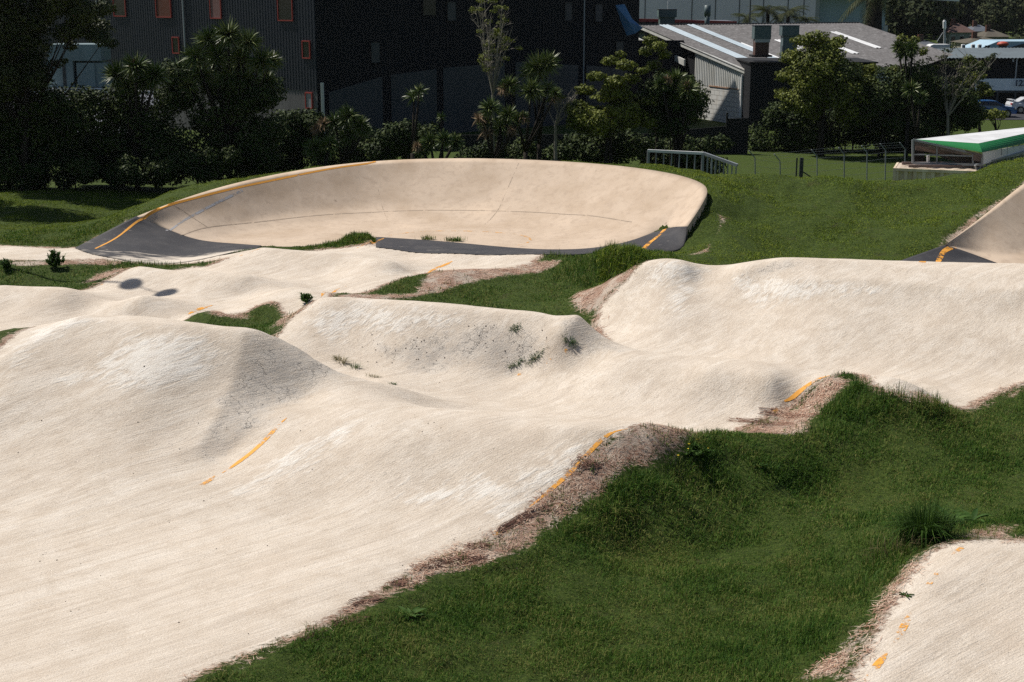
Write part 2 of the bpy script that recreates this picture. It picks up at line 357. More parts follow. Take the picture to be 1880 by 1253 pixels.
# ------------------------------------------------------------------ surface materials
def lane_material():
    N = NT('lane_and_soil'); P = N.pos()
    s, d, wh, gr = N.attr('s'), N.attr('d'), N.attr('wh'), N.attr('gr')
    n_big = N.noise(P, .35, 3); n_mid = N.noise(P, 1.6, 5, .6); n_fine = N.noise(P, 9, 4, .65); n_grit = N.noise(P, 34, 3, .8)
    # raked streaks that run along the riding direction
    stv = N.aniso(P, 42, .5, 9)
    st = N.noise(stv, 1.0, 5, .62, .4)
    st2 = N.noise(N.aniso(P, 36, 1.1, 26), 1.0, 3, .6, .2)
    base = N.ramp(n_mid, [(.3, (.56, .475, .385)), (.5, (.63, .55, .46)), (.72, (.68, .605, .52))])
    base = N.mix(N.math('MULTIPLY', N.mapr(st, .46, .66, 0, 1), .3), base, (.68, .61, .53))
    base = N.mix(N.math('MULTIPLY', N.mapr(st, .48, .34, 0, 1), .45), base, (.45, .375, .30))
    base = N.mix(N.math('MULTIPLY', N.mapr(st2, .47, .33, 0, 1), .38), base, (.40, .33, .26))
    ty = N.noise(N.aniso(P, 44, .12, 2.6), 1.0, 4, .6, .8); base = N.mix(N.mapr(ty, .48, .36, 0, .5), base, (.49, .415, .34)); base = N.mix(N.mapr(ty, .54, .66, 0, .5), base, (.72, .655, .575))
    base = N.mix(N.mapr(N.noise(P, .8, 5, .7, 1.0), .5, .36, 0, .4), base, (.50, .42, .335))
    base = N.mix(N.math('MULTIPLY', N.mapr(n_big, .5, .7, 0, 1), .3), base, (.60, .50, .40))
    whm = N.mapr(N.math('ADD', N.math('ADD', wh, N.math('MULTIPLY', N.math('SUBTRACT', n_mid, .5), 1.4)), N.math('MULTIPLY', N.math('SUBTRACT', st, .5), 1.6)), -.12, .42)
    base = N.mix(N.math('MULTIPLY', whm, N.mapr(st, .33, .58, .25, .8)), base, (.77, .735, .68))
    grm = N.mapr(N.math('ADD', gr, N.math('MULTIPLY', N.math('SUBTRACT', n_mid, .5), 1.2)), -.15, .35)
    base = N.mix(N.math('MULTIPLY', grm, N.mapr(n_fine, .35, .6, .8, .35)), base, (.43, .40, .365))
    pit = N.mapr(n_fine, .36, .28)
    base = N.mix(N.math('MULTIPLY', pit, N.math('ADD', N.math('MULTIPLY', grm, .6), .22)), base, (.27, .235, .20))
    vo = N.n('ShaderNodeTexVoronoi', feature='DISTANCE_TO_EDGE'); vo.inputs['Scale'].default_value = 3.2; wv = N.n('ShaderNodeVectorMath', operation='ADD'); wn = N.n('ShaderNodeTexNoise'); wn.inputs['Scale'].default_value = 5; N.l(P, wn.inputs['Vector']); ws = N.n('ShaderNodeVectorMath', operation='SCALE'); ws.inputs['Scale'].default_value = .45; N.l(wn.outputs['Color'], ws.inputs[0]); N.l(P, wv.inputs[0]); N.l(ws.outputs[0], wv.inputs[1]); N.l(wv.outputs[0], vo.inputs['Vector'])
    crk = N.math('MULTIPLY', N.mapr(vo.outputs['Distance'], .035, .008), N.math('MULTIPLY', grm, N.mapr(n_mid, .46, .56)))
    base = N.mix(N.math('MULTIPLY', crk, .4), base, (.16, .14, .12))
    base = N.mix(N.math('MULTIPLY', N.mapr(n_grit, .47, .34), .42), base, (.42, .355, .29))
    base = N.mix(N.math('MULTIPLY', N.mapr(n_grit, .54, .68), .4), base, (.86, .82, .76))
    # soil with dead needles
    fib = N.noise(N.aniso(P, 15, 6, 24), 1.0, 5, .75, 1.2)
    soil = N.ramp(fib, [(.30, (.11, .065, .048)), (.42, (.27, .165, .12)), (.53, (.43, .29, .22)), (.66, (.62, .50, .41))])
    soil = N.mix(N.mapr(n_mid, .47, .60, 0, .85), soil, (.56, .475, .395))
    soil = N.mix(N.mapr(n_fine, .58, .66, 0, .6), soil, (.20, .12, .08))
    # turf base under the blades
    turf = N.ramp(n_fine, [(.3, (.026, .042, .008)), (.55, (.055, .085, .014)), (.75, (.10, .12, .028))])
    turf = N.mix(N.mapr(n_mid, .58, .7, 0, .5), turf, (.06, .055, .025))
    jig = N.math('ADD', N.math('MULTIPLY', N.math('SUBTRACT', n_fine, .5), .55), N.math('MULTIPLY', N.math('SUBTRACT', fib, .5), .6))
    ms = N.mapr(N.math('ADD', s, jig), -.03, .05)
    md = N.mapr(N.math('ADD', d, N.math('MULTIPLY', jig, 1.3)), -.05, .06)
    col = N.mix(md, turf, soil); col = N.mix(ms, col, base)
    # relief
    hs = N.math('ADD', N.math('MULTIPLY', st, .45), N.math('ADD', N.math('MULTIPLY', N.noise(P, 28, 4, .75), .75), N.math('MULTIPLY', st2, .5)))
    hs = N.math('ADD', hs, N.math('MULTIPLY', whm, .35))
    hs = N.math('SUBTRACT', hs, N.math('MULTIPLY', pit, N.math('ADD', N.math('MULTIPLY', grm, .9), .25)))
    hs = N.math('SUBTRACT', hs, N.math('MULTIPLY', crk, .8))
    hd = N.math('MULTIPLY', fib, 2.6)
    h = N.n('ShaderNodeMix', data_type='FLOAT'); N.l(ms, h.inputs[0]); N.l(hd, h.inputs[2]); N.l(hs, h.inputs[3])
    return N.fin(col, .9, N.bump(h.outputs[0], .8, .035), .15)
def concrete_material():
    N = NT('tan_concrete'); P = N.pos()
    a = N.noise(P, .5, 4, .6); b = N.noise(P, 3.2, 5, .65); g = N.noise(P, 45, 2, .7)
    c1 = N.ramp(a, [(.3, (.43, .33, .24)), (.55, (.52, .415, .32)), (.75, (.58, .46, .35))])
    c1 = N.mix(N.mapr(b, .5, .34, 0, .45), c1, (.36, .275, .205))
    c1 = N.mix(N.mapr(N.noise(N.mapping(P, (1, 1, .25)), 2.0, 5, .7, .6), .56, .72, 0, .35), c1, (.35, .26, .185))
    sp = N.noise(P, 1.3, 2, .4, 1.5)
    c1 = N.mix(N.mapr(sp, .27, .22, 0, .5), c1, (.22, .16, .12))
    c1 = N.mix(N.mapr(g, .62, .75, 0, .35), c1, (.62, .5, .39))
    return N.fin(c1, .8, N.bump(N.math('ADD', b, N.math('MULTIPLY', g, .4)), .25, .02), .25)
def asphalt_material():
    N = NT('black_asphalt'); P = N.pos()
    g = N.noise(P, 70, 3, .75); a = N.noise(P, 1.4, 5, .62)
    c1 = N.ramp(g, [(.35, (.022, .022, .026)), (.6, (.045, .045, .052)), (.8, (.10, .10, .11))])
    c1 = N.mix(N.mapr(a, .45, .7, 0, .45), c1, (.085, .08, .08))
    du = N.attr('dust')
    c1 = N.mix(N.mapr(N.math('ADD', du, N.math('MULTIPLY', N.math('SUBTRACT', N.noise(N.mapping(P, (1, 3, 1)), 1.2, 5, .65), .5), 1.5)), .35, .75), c1, (.60, .53, .45))
    return N.fin(c1, .75, N.bump(g, .5, .01), .3)
def paint_material(name, colr, wear):
    N = NT(name); P = N.pos()
    a = N.noise(P, 14, 5, .75); b = N.noise(P, 2.2, 3, .6); at_ = N.attr('wear')
    c1 = N.mix(N.mapr(a, .3, .7), tuple(x * .8 for x in colr), colr)
    al = N.mapr(N.math('ADD', N.math('ADD', N.math('MULTIPLY', a, .5), N.math('MULTIPLY', b, .6)), N.math('MULTIPLY', at_, -1.0)), wear, wear + .08)
    N.fin(c1, .7)
    N.l(al, N.b.inputs['Alpha'])
    return N.m
MAT = {}
MAT['lane'] = lane_material(); MAT['concrete'] = concrete_material(); MAT['asphalt'] = asphalt_material()
# ------------------------------------------------------------------ banked turn (lofted slabs)
def curve_resample(pts, n):
    P = smooth_poly(np.array(pts, float), 2, closed=False)
    L = np.r_[0, np.cumsum(np.linalg.norm(np.diff(P[:, :2], axis=0), axis=1))]
    t = np.linspace(0, L[-1], n); return np.stack([np.interp(t, L, P[:, k]) for k in range(P.shape[1])], 1)
def along(vs, pts, v):
    pts = np.array(pts); return np.stack([np.interp(v, vs, pts[:, k]) for k in range(pts.shape[1])], 1)
def grid_mesh(name, G, mat, thick=.16, dust=None):
    """G[i,j] points; a slab: top sheet plus a skirt round its border"""
    n, m = G.shape[:2]; V = G.reshape(-1, 3)
    idx = np.arange(n * m).reshape(n, m)
    F = np.stack([idx[:-1, :-1], idx[1:, :-1], idx[1:, 1:], idx[:-1, 1:]], -1).reshape(-1, 4)
    a, b, cc = V[F[0, 0]], V[F[0, 1]], V[F[0, 2]]
    ring = np.r_[idx[:, 0], idx[-1, 1:], idx[-2::-1, -1], idx[0, -2:0:-1]]
    low = V[ring].copy(); low[:, 2] -= thick
    k0 = len(V); r2 = np.arange(len(ring)) + k0
    SK = np.stack([ring, r2, np.roll(r2, -1), np.roll(ring, -1)], -1)
    nrm = np.cross(b - a, cc - a)
    if nrm[2] < 0: F = F[:, ::-1]; SK = SK[:, ::-1]
    me = np_mesh(name, np.r_[V, low], np.r_[F, SK])
    if dust is not None: attr(me, 'dust', np.r_[dust.ravel(), np.zeros(len(low))])
    o = link(name, me, mat)
    sm = np.zeros(len(me.polygons), bool); sm[:len(F)] = True; me.polygons.foreach_set('use_smooth', sm)
    return o
NTt, NV = 140, 44
vv = np.linspace(0, 1, NV); tt = np.linspace(0, 1, NTt)
gv = np.interp(smooth_poly(np.array([[v_, 0] for v_ in vv]), 0)[:, 0], [0, .5, .62, .74, .87, 1], [0, .0, .05, .2, .57, 1])
kk = np.array([.25, .5, .25]); gv[1:-1] = np.convolve(gv, kk, 'same')[1:-1]; gv[1:-1] = np.convolve(gv, kk, 'same')[1:-1]
rimc = curve_resample(RIMW, NTt)
innc = curve_resample([at(480,453,0), at(540,455,0), at(600,452,0), at(650,441,0), at(690,437,0)], NTt)
SEAM0 = [at(480,453,0)[:2], at(400,445,.05)[:2], at(340,432,.3)[:2], at(290,414,.62)[:2], at(250,399,1.0)[:2]]
SEAM1 = [at(690,437,.0)[:2], at(800,444,.0)[:2], at(980,461,.0)[:2], at(1080,461,.05)[:2], at(1165,445,.2)[:2], at(1220,419,.57)[:2], at(1262,418,1.0)[:2]]
seam0 = along([0, .5, .74, .87, 1], SEAM0, vv); seam1 = along([0, .25, .5, .62, .74, .87, 1], SEAM1, vv)
for sm_ in (seam0, seam1):
    for _ in range(3): sm_[1:-1] = .25 * sm_[:-2] + .5 * sm_[1:-1] + .25 * sm_[2:]
G = np.zeros((NTt, NV, 3))
I2, R2 = innc[:, :2], rimc[:, :2]
for j, v in enumerate(vv):
    ru = I2 * (1 - v) + R2 * v
    w0 = np.clip(1 - tt / .22, 0, 1)[:, None] ** 2; w1 = np.clip(1 - (1 - tt) / .22, 0, 1)[:, None] ** 2
    G[:, j, :2] = ru + (seam0[j] - ru[0]) * w0 + (seam1[j] - ru[-1]) * w1
    G[:, j, 2] = rimc[:, 2] * gv[j] + .02
berm = grid_mesh('banked_turn', G, MAT['concrete'], .55)
tag(berm, 'tan concrete banked turn curving round the far end of the track', kind='structure')
def patch(name, top, bot, mat, nu=60, nv=16, sag=0.0, dustf=None, vprof=None, drape=True):
    T = curve_resample([p for p in top], nu); B = curve_resample([p for p in bot], nu)
    if drape: B[:, 2] = zt(B[:, 0], B[:, 1]) - .012
    v = np.linspace(0, 1, nv)[None, :, None]
    vz = v if vprof is None else np.interp(v, vprof[0], vprof[1])
    GG = np.zeros((nu, nv, 3)); GG[..., :2] = T[:, None, :2] * (1 - v) + B[:, None, :2] * v
    GG[..., 2:] = T[:, None, 2:] * (1 - vz) + B[:, None, 2:] * vz
    GG[..., 2] += .025
    du = dustf(np.linspace(0, 1, nu)[:, None], np.linspace(0, 1, nv)[None, :]) if dustf else np.zeros((nu, nv))
    return grid_mesh(name, GG, mat, .15, du)
s0z = [(x, y, z) for (x, y), z in zip(seam0, rimc[0, 2] * gv + .02)]
s1z = [(x, y, z) for (x, y), z in zip(seam1, rimc[-1, 2] * gv + .02)]
a1 = patch('asphalt_ramp', s0z[::-1][::4] + [s0z[0]], [at(138,457,.22), at(160,468,.18), at(215,480,.1), at(330,483,.03), at(430,474,.02), at(474,461,.02)], MAT['asphalt'],
           dustf=lambda u, v: np.clip((v - .62) / .3, 0, 1) * np.clip(1 - abs(u - .62) / .42, 0, 1) * .9 + .28 * v)
tag(a1, 'black asphalt apron rising to the left end of the banked turn', kind='structure')
a2 = patch('asphalt_ramp', s1z[::-1][::4] + [s1z[0]], [at(1262,420,.98), at(1252,438,.7), at(1215,458,.35), at(1160,470,.25), at(1080,476,.16), at(1000,473,.2), at(860,462,.33), at(690,448,.36)], MAT['asphalt'],
           dustf=lambda u, v: v * .25 + 0 * u)
tag(a2, 'black asphalt strip leaving the banked turn towards the middle', kind='structure')
b2rim = [at(1735,451,.65), at(1800,402,1.4), at(1880,337,2.25), (24.2, 62.4, 2.9), (29, 65.5, 3.2)]
b2low = [at(1738,452,.62), at(1800,473,.18), at(1862,496,.0), (21.5, 53.0, -.02), (27, 56, 0)]
b2 = patch('banked_turn', b2rim, b2low, MAT['concrete'], 60, 20, vprof=([0, .3, .65, 1], [0, .42, .88, 1]), drape=False)
tag(b2, 'tan concrete banked turn at the right edge of the track', kind='structure')
a3 = patch('asphalt_ramp', [at(1735,451,.64), at(1770,462,.42), at(1800,473,.2), at(1862,496,.0), (19.9, 51.0, 0)], [at(1640,484,.25), at(1650,490,.2), (12.9,48.6,.1), (15, 47.6, .05), (19.5, 47.2, .05)], MAT['asphalt'], dustf=lambda u, v: np.clip((u - .6) / .4, 0, 1) * .3 + .1 * v)
tag(a3, 'black asphalt wedge below the right hand banked turn', kind='structure')
# ------------------------------------------------------------------ ground sheets
def axis(a, b, f0, f1, far):
    fine = [a]
    while fine[-1] < b:
        k = (fine[-1] - a) / (b - a); fine.append(fine[-1] + f0 * (1 - k) + f1 * k)
    lo, hi = [], []; st = .4; p = a
    while p > far[0]: p -= st; st *= 1.25; lo.append(p)
    st = .4; p = fine[-1]
    while p < far[1]: p += st; st = min(st * 1.15, 25); hi.append(p)
    return np.array(lo[::-1] + fine + hi)
AX = axis(-24, 25, .09, .09, (-900, 900)); AY = axis(16.5, 71, .07, .14, (-60, 1500))
GX, GY = np.meshgrid(AX, AY, indexing='ij')
ZT = zt(GX, GY).reshape(GX.shape)
core = (GX > -27) & (GX < 28) & (GY > 14) & (GY < 72)
sF = np.full(GX.shape, -9.0); dF = sF.copy(); wF = sF.copy(); gF = sF.copy()
a_, b_, c_, d_ = surf_fields(GX[core], GY[core]); sF[core] = a_; dF[core] = b_; wF[core] = c_; gF[core] = d_
turfm = np.clip(-dF / .3, 0, 1) * core; dirtm = np.clip(-sF / .15, 0, 1) * core
fx, fy = GX[core], GY[core]
rel = .012 * fbm(fx, fy, 1.1, 3) + .006 * fbm(fx + 5, fy, 5, 2)
rel = rel + turfm[core] * (.10 * fbm(fx, fy, .8, 3) + .09 * np.maximum(0, fbm(fx + 7, fy, 1.9, 3))) + dirtm[core] * (.05 * fbm(fx + 3, fy + 9, 2.5, 3))
rel = rel + np.clip(gF[core] / .4 + .3, 0, 1) * .035 * fbm(fx, fy, 4.0, 3)
# shallow cracked step where the big hump's side breaks away
ZT[core] += rel
outl = np.r_[G[:, -1, :2], G[-1, ::-1, :2][1:], G[::-1, 0, :2][1:], G[0, :, :2][1:-1]]
def patch_outline(o, nu=60, nv=16):
    V = np.array([v.co[:] for v in o.data.vertices])[:nu * nv].reshape(nu, nv, 3)
    return np.r_[V[:, 0, :2], V[-1, 1:, :2], V[-2::-1, -1, :2], V[0, -2:0:-1, :2]]
from mathutils.bvhtree import BVHTree
def tree_of(o): return BVHTree.FromPolygons([v.co[:] for v in o.data.vertices], [p.vertices[:] for p in o.data.polygons])
for O_, T_, MG_, PO_ in ((outl, tree_of(berm), -.12, berm), (patch_outline(a1), tree_of(a1), .06, a1), (patch_outline(a2), tree_of(a2), .06, a2), (patch_outline(a3), tree_of(a3), .06, a3), (patch_outline(b2, 60, 20), tree_of(b2), -.12, b2)):
    sub = core & (GX > O_[:, 0].min() - 1) & (GX < O_[:, 0].max() + 1) & (GY > O_[:, 1].min() - 1) & (GY < O_[:, 1].max() + 1)
    q = sdf(GX[sub], GY[sub], O_)
    ins = q > MG_; k0 = ZT[sub]; gx = GX[sub]; gy = GY[sub]
    for i in np.nonzero(ins)[0]:
        h_ = T_.ray_cast(Vector((gx[i], gy[i], 40)), Vector((0, 0, -1)))
        if h_[0] is None and q[i] < .05: k0[i] -= .12
        elif h_[0] is not None: k0[i] = h_[0].z - .04 - .3 * min(1, max(0, q[i]) / .4)
    if MG_ > 0:
        pv = np.array([v.co[:] for v in PO_.data.vertices])[:60 * 16]
        for i in np.nonzero((q > -.18) & (q <= MG_))[0]:
            j = ((pv[:, 0] - gx[i])**2 + (pv[:, 1] - gy[i])**2).argmin(); k0[i] = min(k0[i], pv[j, 2] - .02)
    ZT[sub] = k0
for rc_ in (rimc, patch_outline(b2, 60, 20)[:60]):
    if rc_.shape[1] == 2: rc_ = np.c_[rc_, [v.co.z for v in b2.data.vertices][0:60 * 20:20]]
    sub = core & (GX > rc_[:, 0].min() - 2) & (GX < rc_[:, 0].max() + 2) & (GY > rc_[:, 1].min() - 2) & (GY < rc_[:, 1].max() + 2)
    gx, gy, k0 = GX[sub], GY[sub], ZT[sub]
    d2 = (gx[:, None] - rc_[None, :, 0])**2 + (gy[:, None] - rc_[None, :, 1])**2; kn = d2.argmin(1); dm = np.sqrt(d2.min(1))
    cap = rc_[kn, 2] - .07 + .10 * np.clip(dm - .5, 0, 9); m_ = dm < 1.8; k0[m_] = np.minimum(k0[m_], cap[m_]); ZT[sub] = k0
nx, ny = GX.shape
idx = np.arange(nx * ny).reshape(nx, ny)
FQ = np.stack([idx[:-1, :-1], idx[1:, :-1], idx[1:, 1:], idx[:-1, 1:]], -1).reshape(-1, 4)
fs = sF.ravel()[FQ].mean(1); fd = dF.ravel()[FQ].mean(1)
VV = np.stack([GX, GY, ZT], -1).reshape(-1, 3)
def sub_mesh(name, mask, label):
    F = FQ[mask]; u, inv = np.unique(F, return_inverse=True)
    me = np_mesh(name, VV[u], inv.reshape(F.shape))
    for nm, arr in (('s', sF), ('d', dF), ('wh', wF), ('gr', gF)): attr(me, nm, arr.ravel()[u])
    o = link(name, me, MAT['lane'], smooth=True); tag(o, label, kind='structure'); return o
g_sand = sub_mesh('track', fs > -.02, 'pale sandy riding surface of the rolling bike track')
g_soil = sub_mesh('bare_soil', (fs <= -.02) & (fd > -.02), 'brown soil verge littered with dead needles')
g_turf = sub_mesh('ground', (fs <= -.02) & (fd <= -.02), 'green turf ground round the track')
from mathutils.bvhtree import BVHTree
DG = bpy.context.evaluated_depsgraph_get()
surfs = [BVHTree.FromPolygons(VV.tolist(), FQ[(GX.ravel()[FQ[:, 0]] > -27) & (GX.ravel()[FQ[:, 0]] < 28) & (GY.ravel()[FQ[:, 0]] > 14) & (GY.ravel()[FQ[:, 0]] < 74)].tolist())]
for o in (berm, a1, a2, a3, b2):
    surfs.append(BVHTree.FromPolygons([v.co[:] for v in o.data.vertices], [p.vertices[:] for p in o.data.polygons]))
def topz(x, y):
    z = None
    for t in surfs:
        h_ = t.ray_cast(Vector((x, y, 40)), Vector((0, 0, -1)))
        if h_[0] is not None and (z is None or h_[0].z > z): z = h_[0].z
    return z if z is not None else z1(x, y)
def seen(px, py, hint=None):
    """point of the built surface seen at (px,py)"""
    d = Vector(ray(px, py)).normalized(); best = None
    for t in surfs:
        h_ = t.ray_cast(Vector((0, 0, CAMH)), d)
        if h_[0] is not None and (best is None or h_[3] < best[3]): best = h_
    return tuple(best[0]) if best else None
# ------------------------------------------------------------------ painted lines
MAT['orange'] = paint_material('orange_line_paint', (.82, .38, .06), .49)
MAT['orange_worn'] = paint_material('worn_orange_paint', (.80, .40, .10), .56)
MAT['greyblue'] = paint_material('grey_chalk_paint', (.40, .40, .42), .42)
MAT['crack'] = paint_material('dark_joint', (.34, .265, .20), .46)
def stripe(name, pts, wid, mat, label, lift=.006, taper=True, wear=0.0, pix=True):
    P3 = []
    for p in pts:
        if p[0] == 'w': P3.append((p[1], p[2]))
        elif len(p) == 3: P3.append(at(*p)[:2])
        else:
            q = seen(*p); P3.append(q[:2])
    P = smooth_poly(np.array(P3), 3, closed=False)
    L = np.r_[0, np.cumsum(np.linalg.norm(np.diff(P, axis=0), axis=1))]
    n = max(6, int(L[-1] / .12)); t = np.linspace(0, L[-1], n)
    C = np.stack([np.interp(t, L, P[:, k]) for k in (0, 1)], 1)
    T = np.gradient(C, axis=0); T /= np.linalg.norm(T, axis=1)[:, None] + 1e-9; Nn = np.stack([-T[:, 1], T[:, 0]], 1)
    V, F, wv = [], [], []
    for i in range(n):
        ww = wid * (.8 + .5 * float(vnoise([C[i, 0]], [C[i, 1]], 1.7)[0] + .5) * .6)
        if taper: ww *= min(1, .25 + 1.5 * min(i, n - 1 - i) / n * 2.2)
        for k in (-.5, -.17, .17, .5):
            x, y = C[i] + Nn[i] * ww * k; V.append((x, y, topz(x, y) + lift)); wv.append(wear)
    for i in range(n - 1):
        for k in range(3):
            a = i * 4 + k; F.append((a, a + 4, a + 5, a + 1))
    me = np_mesh(name, V, F); attr(me, 'wear', wv)
    o = link(name, me, mat); tag(o, label, kind='structure'); return o
LN = 'painted_line'
stripe(LN, [(408,869),(450,840),(490,806),(526,768)], .12, MAT['orange'], 'orange dash painted on the front of the nearest hump')
stripe(LN, [(584,727),(590,722)], .12, MAT['orange_worn'], 'orange dash painted on the front of the nearest hump')
stripe(LN, [(366,894),(385,882),(400,873)], .11, MAT['orange_worn'], 'faded orange dash painted on the front of the nearest hump', taper=False, wear=-.04)
stripe(LN, [(905,983),(922,972)], .13, MAT['orange'], 'orange edge line on the right side of the nearest lane', wear=.1)
stripe(LN, [(972,932),(1010,900),(1050,866),(1085,828),(1105,806),(1130,792),(1152,788)], .10, MAT['orange'], 'orange edge line on the right side of the nearest lane', wear=.0)
stripe(LN, [(1418,760),(1430,752)], .12, MAT['orange_worn'], 'orange edge line up the second hump')
stripe(LN, [(1440,737),(1470,718),(1495,700),(1524,690)], .12, MAT['orange'], 'orange edge line up the second hump', wear=-.06)
for a, b in (((1036,648),(1042,643)), ((1003,668),(1012,660)), ((970,665),(985,655)), ((950,690),(958,686))):
    stripe(LN, [a, b], .1, MAT['orange_worn'], 'faint orange dash between the first two humps')
stripe(LN, [(1372,642),(1390,630),(1408,620)], .06, MAT['orange_worn'], 'faint scratch of paint before the third hump', wear=.1)
stripe(LN, [(345,578),(365,567),(390,561)], .14, MAT['orange'], 'orange edge line on the return lane')
stripe(LN, [(590,546),(610,534),(636,526)], .15, MAT['orange'], 'orange edge line on the return lane')
stripe(LN, [(784,503),(805,491),(830,480)], .19, MAT['orange'], 'orange edge line on the return lane')
stripe(LN, [(438,471),(455,465),(478,457)], .13, MAT['orange_worn'], 'worn orange edge line on the return lane')
for a, b in (((250,492),(264,488)), ((215,512),(225,508)), ((198,518),(210,514)), ((172,527),(190,522))):
    stripe(LN, [a, b], .12, MAT['orange_worn'], 'worn orange edge line on the return lane')
stripe(LN, [(655,456),(680,446),(705,438)], .15, MAT['orange'], 'orange edge line at the end of the black strip')
stripe(LN, [(1158,466),(1185,450),(1208,434),(1221,421)], .17, MAT['orange'], 'orange line up the right end of the black strip', taper=False)
stripe(LN, [(1692,484),(1720,468),(1752,453)], .2, MAT['orange'], 'orange line on the right hand asphalt wedge', taper=False)
stripe(LN, [(175,457),(210,440),(240,415),(262,400),(300,382),(350,366),(420,347),(500,329),(600,309),(690,297)], .085, MAT['orange'], 'orange line along the top of the banked turn', taper=False, wear=-.12)
stripe(LN, [(948,452),(970,446),(976,440),(960,432),(925,428),(880,425),(800,424),(740,428),(690,436)], .12, MAT['orange_worn'], 'thin orange guide line curving over the turn floor', taper=False)
stripe(LN, [(1588,1252),(1605,1228),(1628,1200)], .13, MAT['orange'], 'orange edge line on the lane in the lower right corner', wear=.05)
stripe(LN, [(1642,1180),(1660,1150),(1674,1124)], .13, MAT['orange'], 'orange edge line on the lane in the lower right corner', wear=.06)
stripe(LN, [(1702,1078),(1722,1052)], .1, MAT['orange_worn'], 'orange edge line on the lane in the lower right corner', taper=False)
stripe(LN, [(1748,1020),(1766,1006)], .1, MAT['orange_worn'], 'orange edge line on the lane in the lower right corner', taper=False)
stripe(LN, [(305,424),(350,398),(400,371),(445,350)], .09, MAT['greyblue'], 'thin grey line rising across the banked turn', taper=False, wear=.05)
JN = 'slab_joint'
stripe(JN, [(318,377),(345,392),(380,417)], .04, MAT['crack'], 'dark joint between slabs of the banked turn', taper=False)
stripe(JN, [(330,432),(420,410),(560,395),(690,387),(820,384),(960,386),(1080,394),(1160,408)], .05, MAT['crack'], 'dark joint line along the foot of the bank', taper=False)
stripe(JN, [(952,300),(930,350),(915,385),(890,412)], .03, MAT['crack'], 'hairline joint running down the bank', taper=False, wear=.06)
stripe(JN, [(690,330),(700,372),(715,410)], .03, MAT['crack'], 'hairline crack running down the bank', taper=False, wear=.1)
# ------------------------------------------------------------------ grass, dead needles, weeds
def leaf_material(name, cols, rough=.55, spec=.35, nscale=.8, trans=0.0):
    N = NT(name); P = N.pos(); r = N.attr('r')
    f = N.math('ADD', N.math('MULTIPLY', r, .5), N.math('MULTIPLY', N.math('SUBTRACT', N.noise(P, nscale, 4, .65), .12), .85))
    st = [(.18 + .62 * i / (len(cols) - 1), cc_) for i, cc_ in enumerate(cols)]
    col = N.ramp(f, st)
    N.fin(col, rough, None, spec)
    if trans > 0:
        t = N.n('ShaderNodeBsdfTranslucent'); N.l(col, t.inputs[0]); m = N.n('ShaderNodeMixShader'); m.inputs[0].default_value = trans
        N.l(N.b.outputs[0], m.inputs[1]); N.l(t.outputs[0], m.inputs[2]); N.l(m.outputs[0], N.out.inputs[0])
    return N.m
MAT['grass'] = leaf_material('meadow_grass', [(.016, .046, .007), (.031, .080, .011), (.052, .118, .015), (.085, .15, .02), (.20, .20, .06)], .7, .12, .45, .25)
MAT['lawn'] = leaf_material('mown_lawn', [(.070, .115, .012), (.120, .180, .018), (.17, .225, .026), (.22, .25, .05)], .8, .06, .3, .2)
MAT['needles'] = leaf_material('dead_needles', [(.17, .08, .055), (.34, .18, .125), (.50, .33, .24), (.64, .52, .41)], .8, .1, 2.0)
MAT['weed'] = leaf_material('weed_leaf', [(.018, .050, .010), (.036, .082, .014), (.065, .12, .022)], .65, .12, 3.0, .2)
MAT['dryweed'] = leaf_material('dry_weed_leaf', [(.05, .06, .025), (.13, .12, .05), (.26, .21, .11)], .7, .1, 3.0, .1)
MAT['yellow'] = NT('yellow_petal').fin((.75, .55, .02), .6)
def blades(P, hgt, wid, lean, az, curl=.35, flat=0.0):
    """P (n,3); returns V,F,r arrays: five-vertex tapering blades"""
    n = len(P); r = RS.rand(n)
    d = np.stack([np.cos(az), np.sin(az), 0 * az], 1); side = np.stack([-np.sin(az), np.cos(az), 0 * az], 1)
    up = np.zeros((n, 3)); up[:, 2] = 1
    h = hgt[:, None]; w_ = wid[:, None] * .5; l = lean[:, None]
    mid = P + up * h * .55 * np.sqrt(np.clip(1 - l * l * .5, .1, 1)) + d * h * .45 * l
    tip = P + up * h * np.clip(1 - l * (.5 + curl), .05, 1) + d * h * l * (1 + curl)
    tw = RS.uniform(-.6, .6, n)[:, None]; s2 = side * np.cos(tw) + d * np.sin(tw)
    V = np.stack([P - side * w_, P + side * w_, mid + s2 * w_ * .85, mid - s2 * w_ * .85, tip], 1)
    b = (np.arange(n) * 5)[:, None]
    F = np.concatenate([b + [[0, 1, 2]], b + [[0, 2, 3]], b + [[3, 2, 4]]], 0)
    return V.reshape(-1, 3), F, np.repeat(r, 5)
def px_of(P):
    cp, sp = math.cos(PITCH), math.sin(PITCH)
    z = P[:, 2] - CAMH; dep = P[:, 1] * cp - z * sp; upc = P[:, 1] * sp + z * cp
    return 940 + FPX * P[:, 0] / dep, 626.5 - FPX * upc / dep
from numpy import interp as _i
def gridz(x, y):
    """bilinear height from the built ground sheet"""
    i = np.clip(np.searchsorted(AX, x) - 1, 0, nx - 2); j = np.clip(np.searchsorted(AY, y) - 1, 0, ny - 2)
    fx_ = (x - AX[i]) / (AX[i+1] - AX[i]); fy_ = (y - AY[j]) / (AY[j+1] - AY[j])
    def g(A): return (A[i, j]*(1-fx_) + A[i+1, j]*fx_)*(1-fy_) + (A[i, j+1]*(1-fx_) + A[i+1, j+1]*fx_)*fy_
    return g(ZT), g(sF), g(dF)
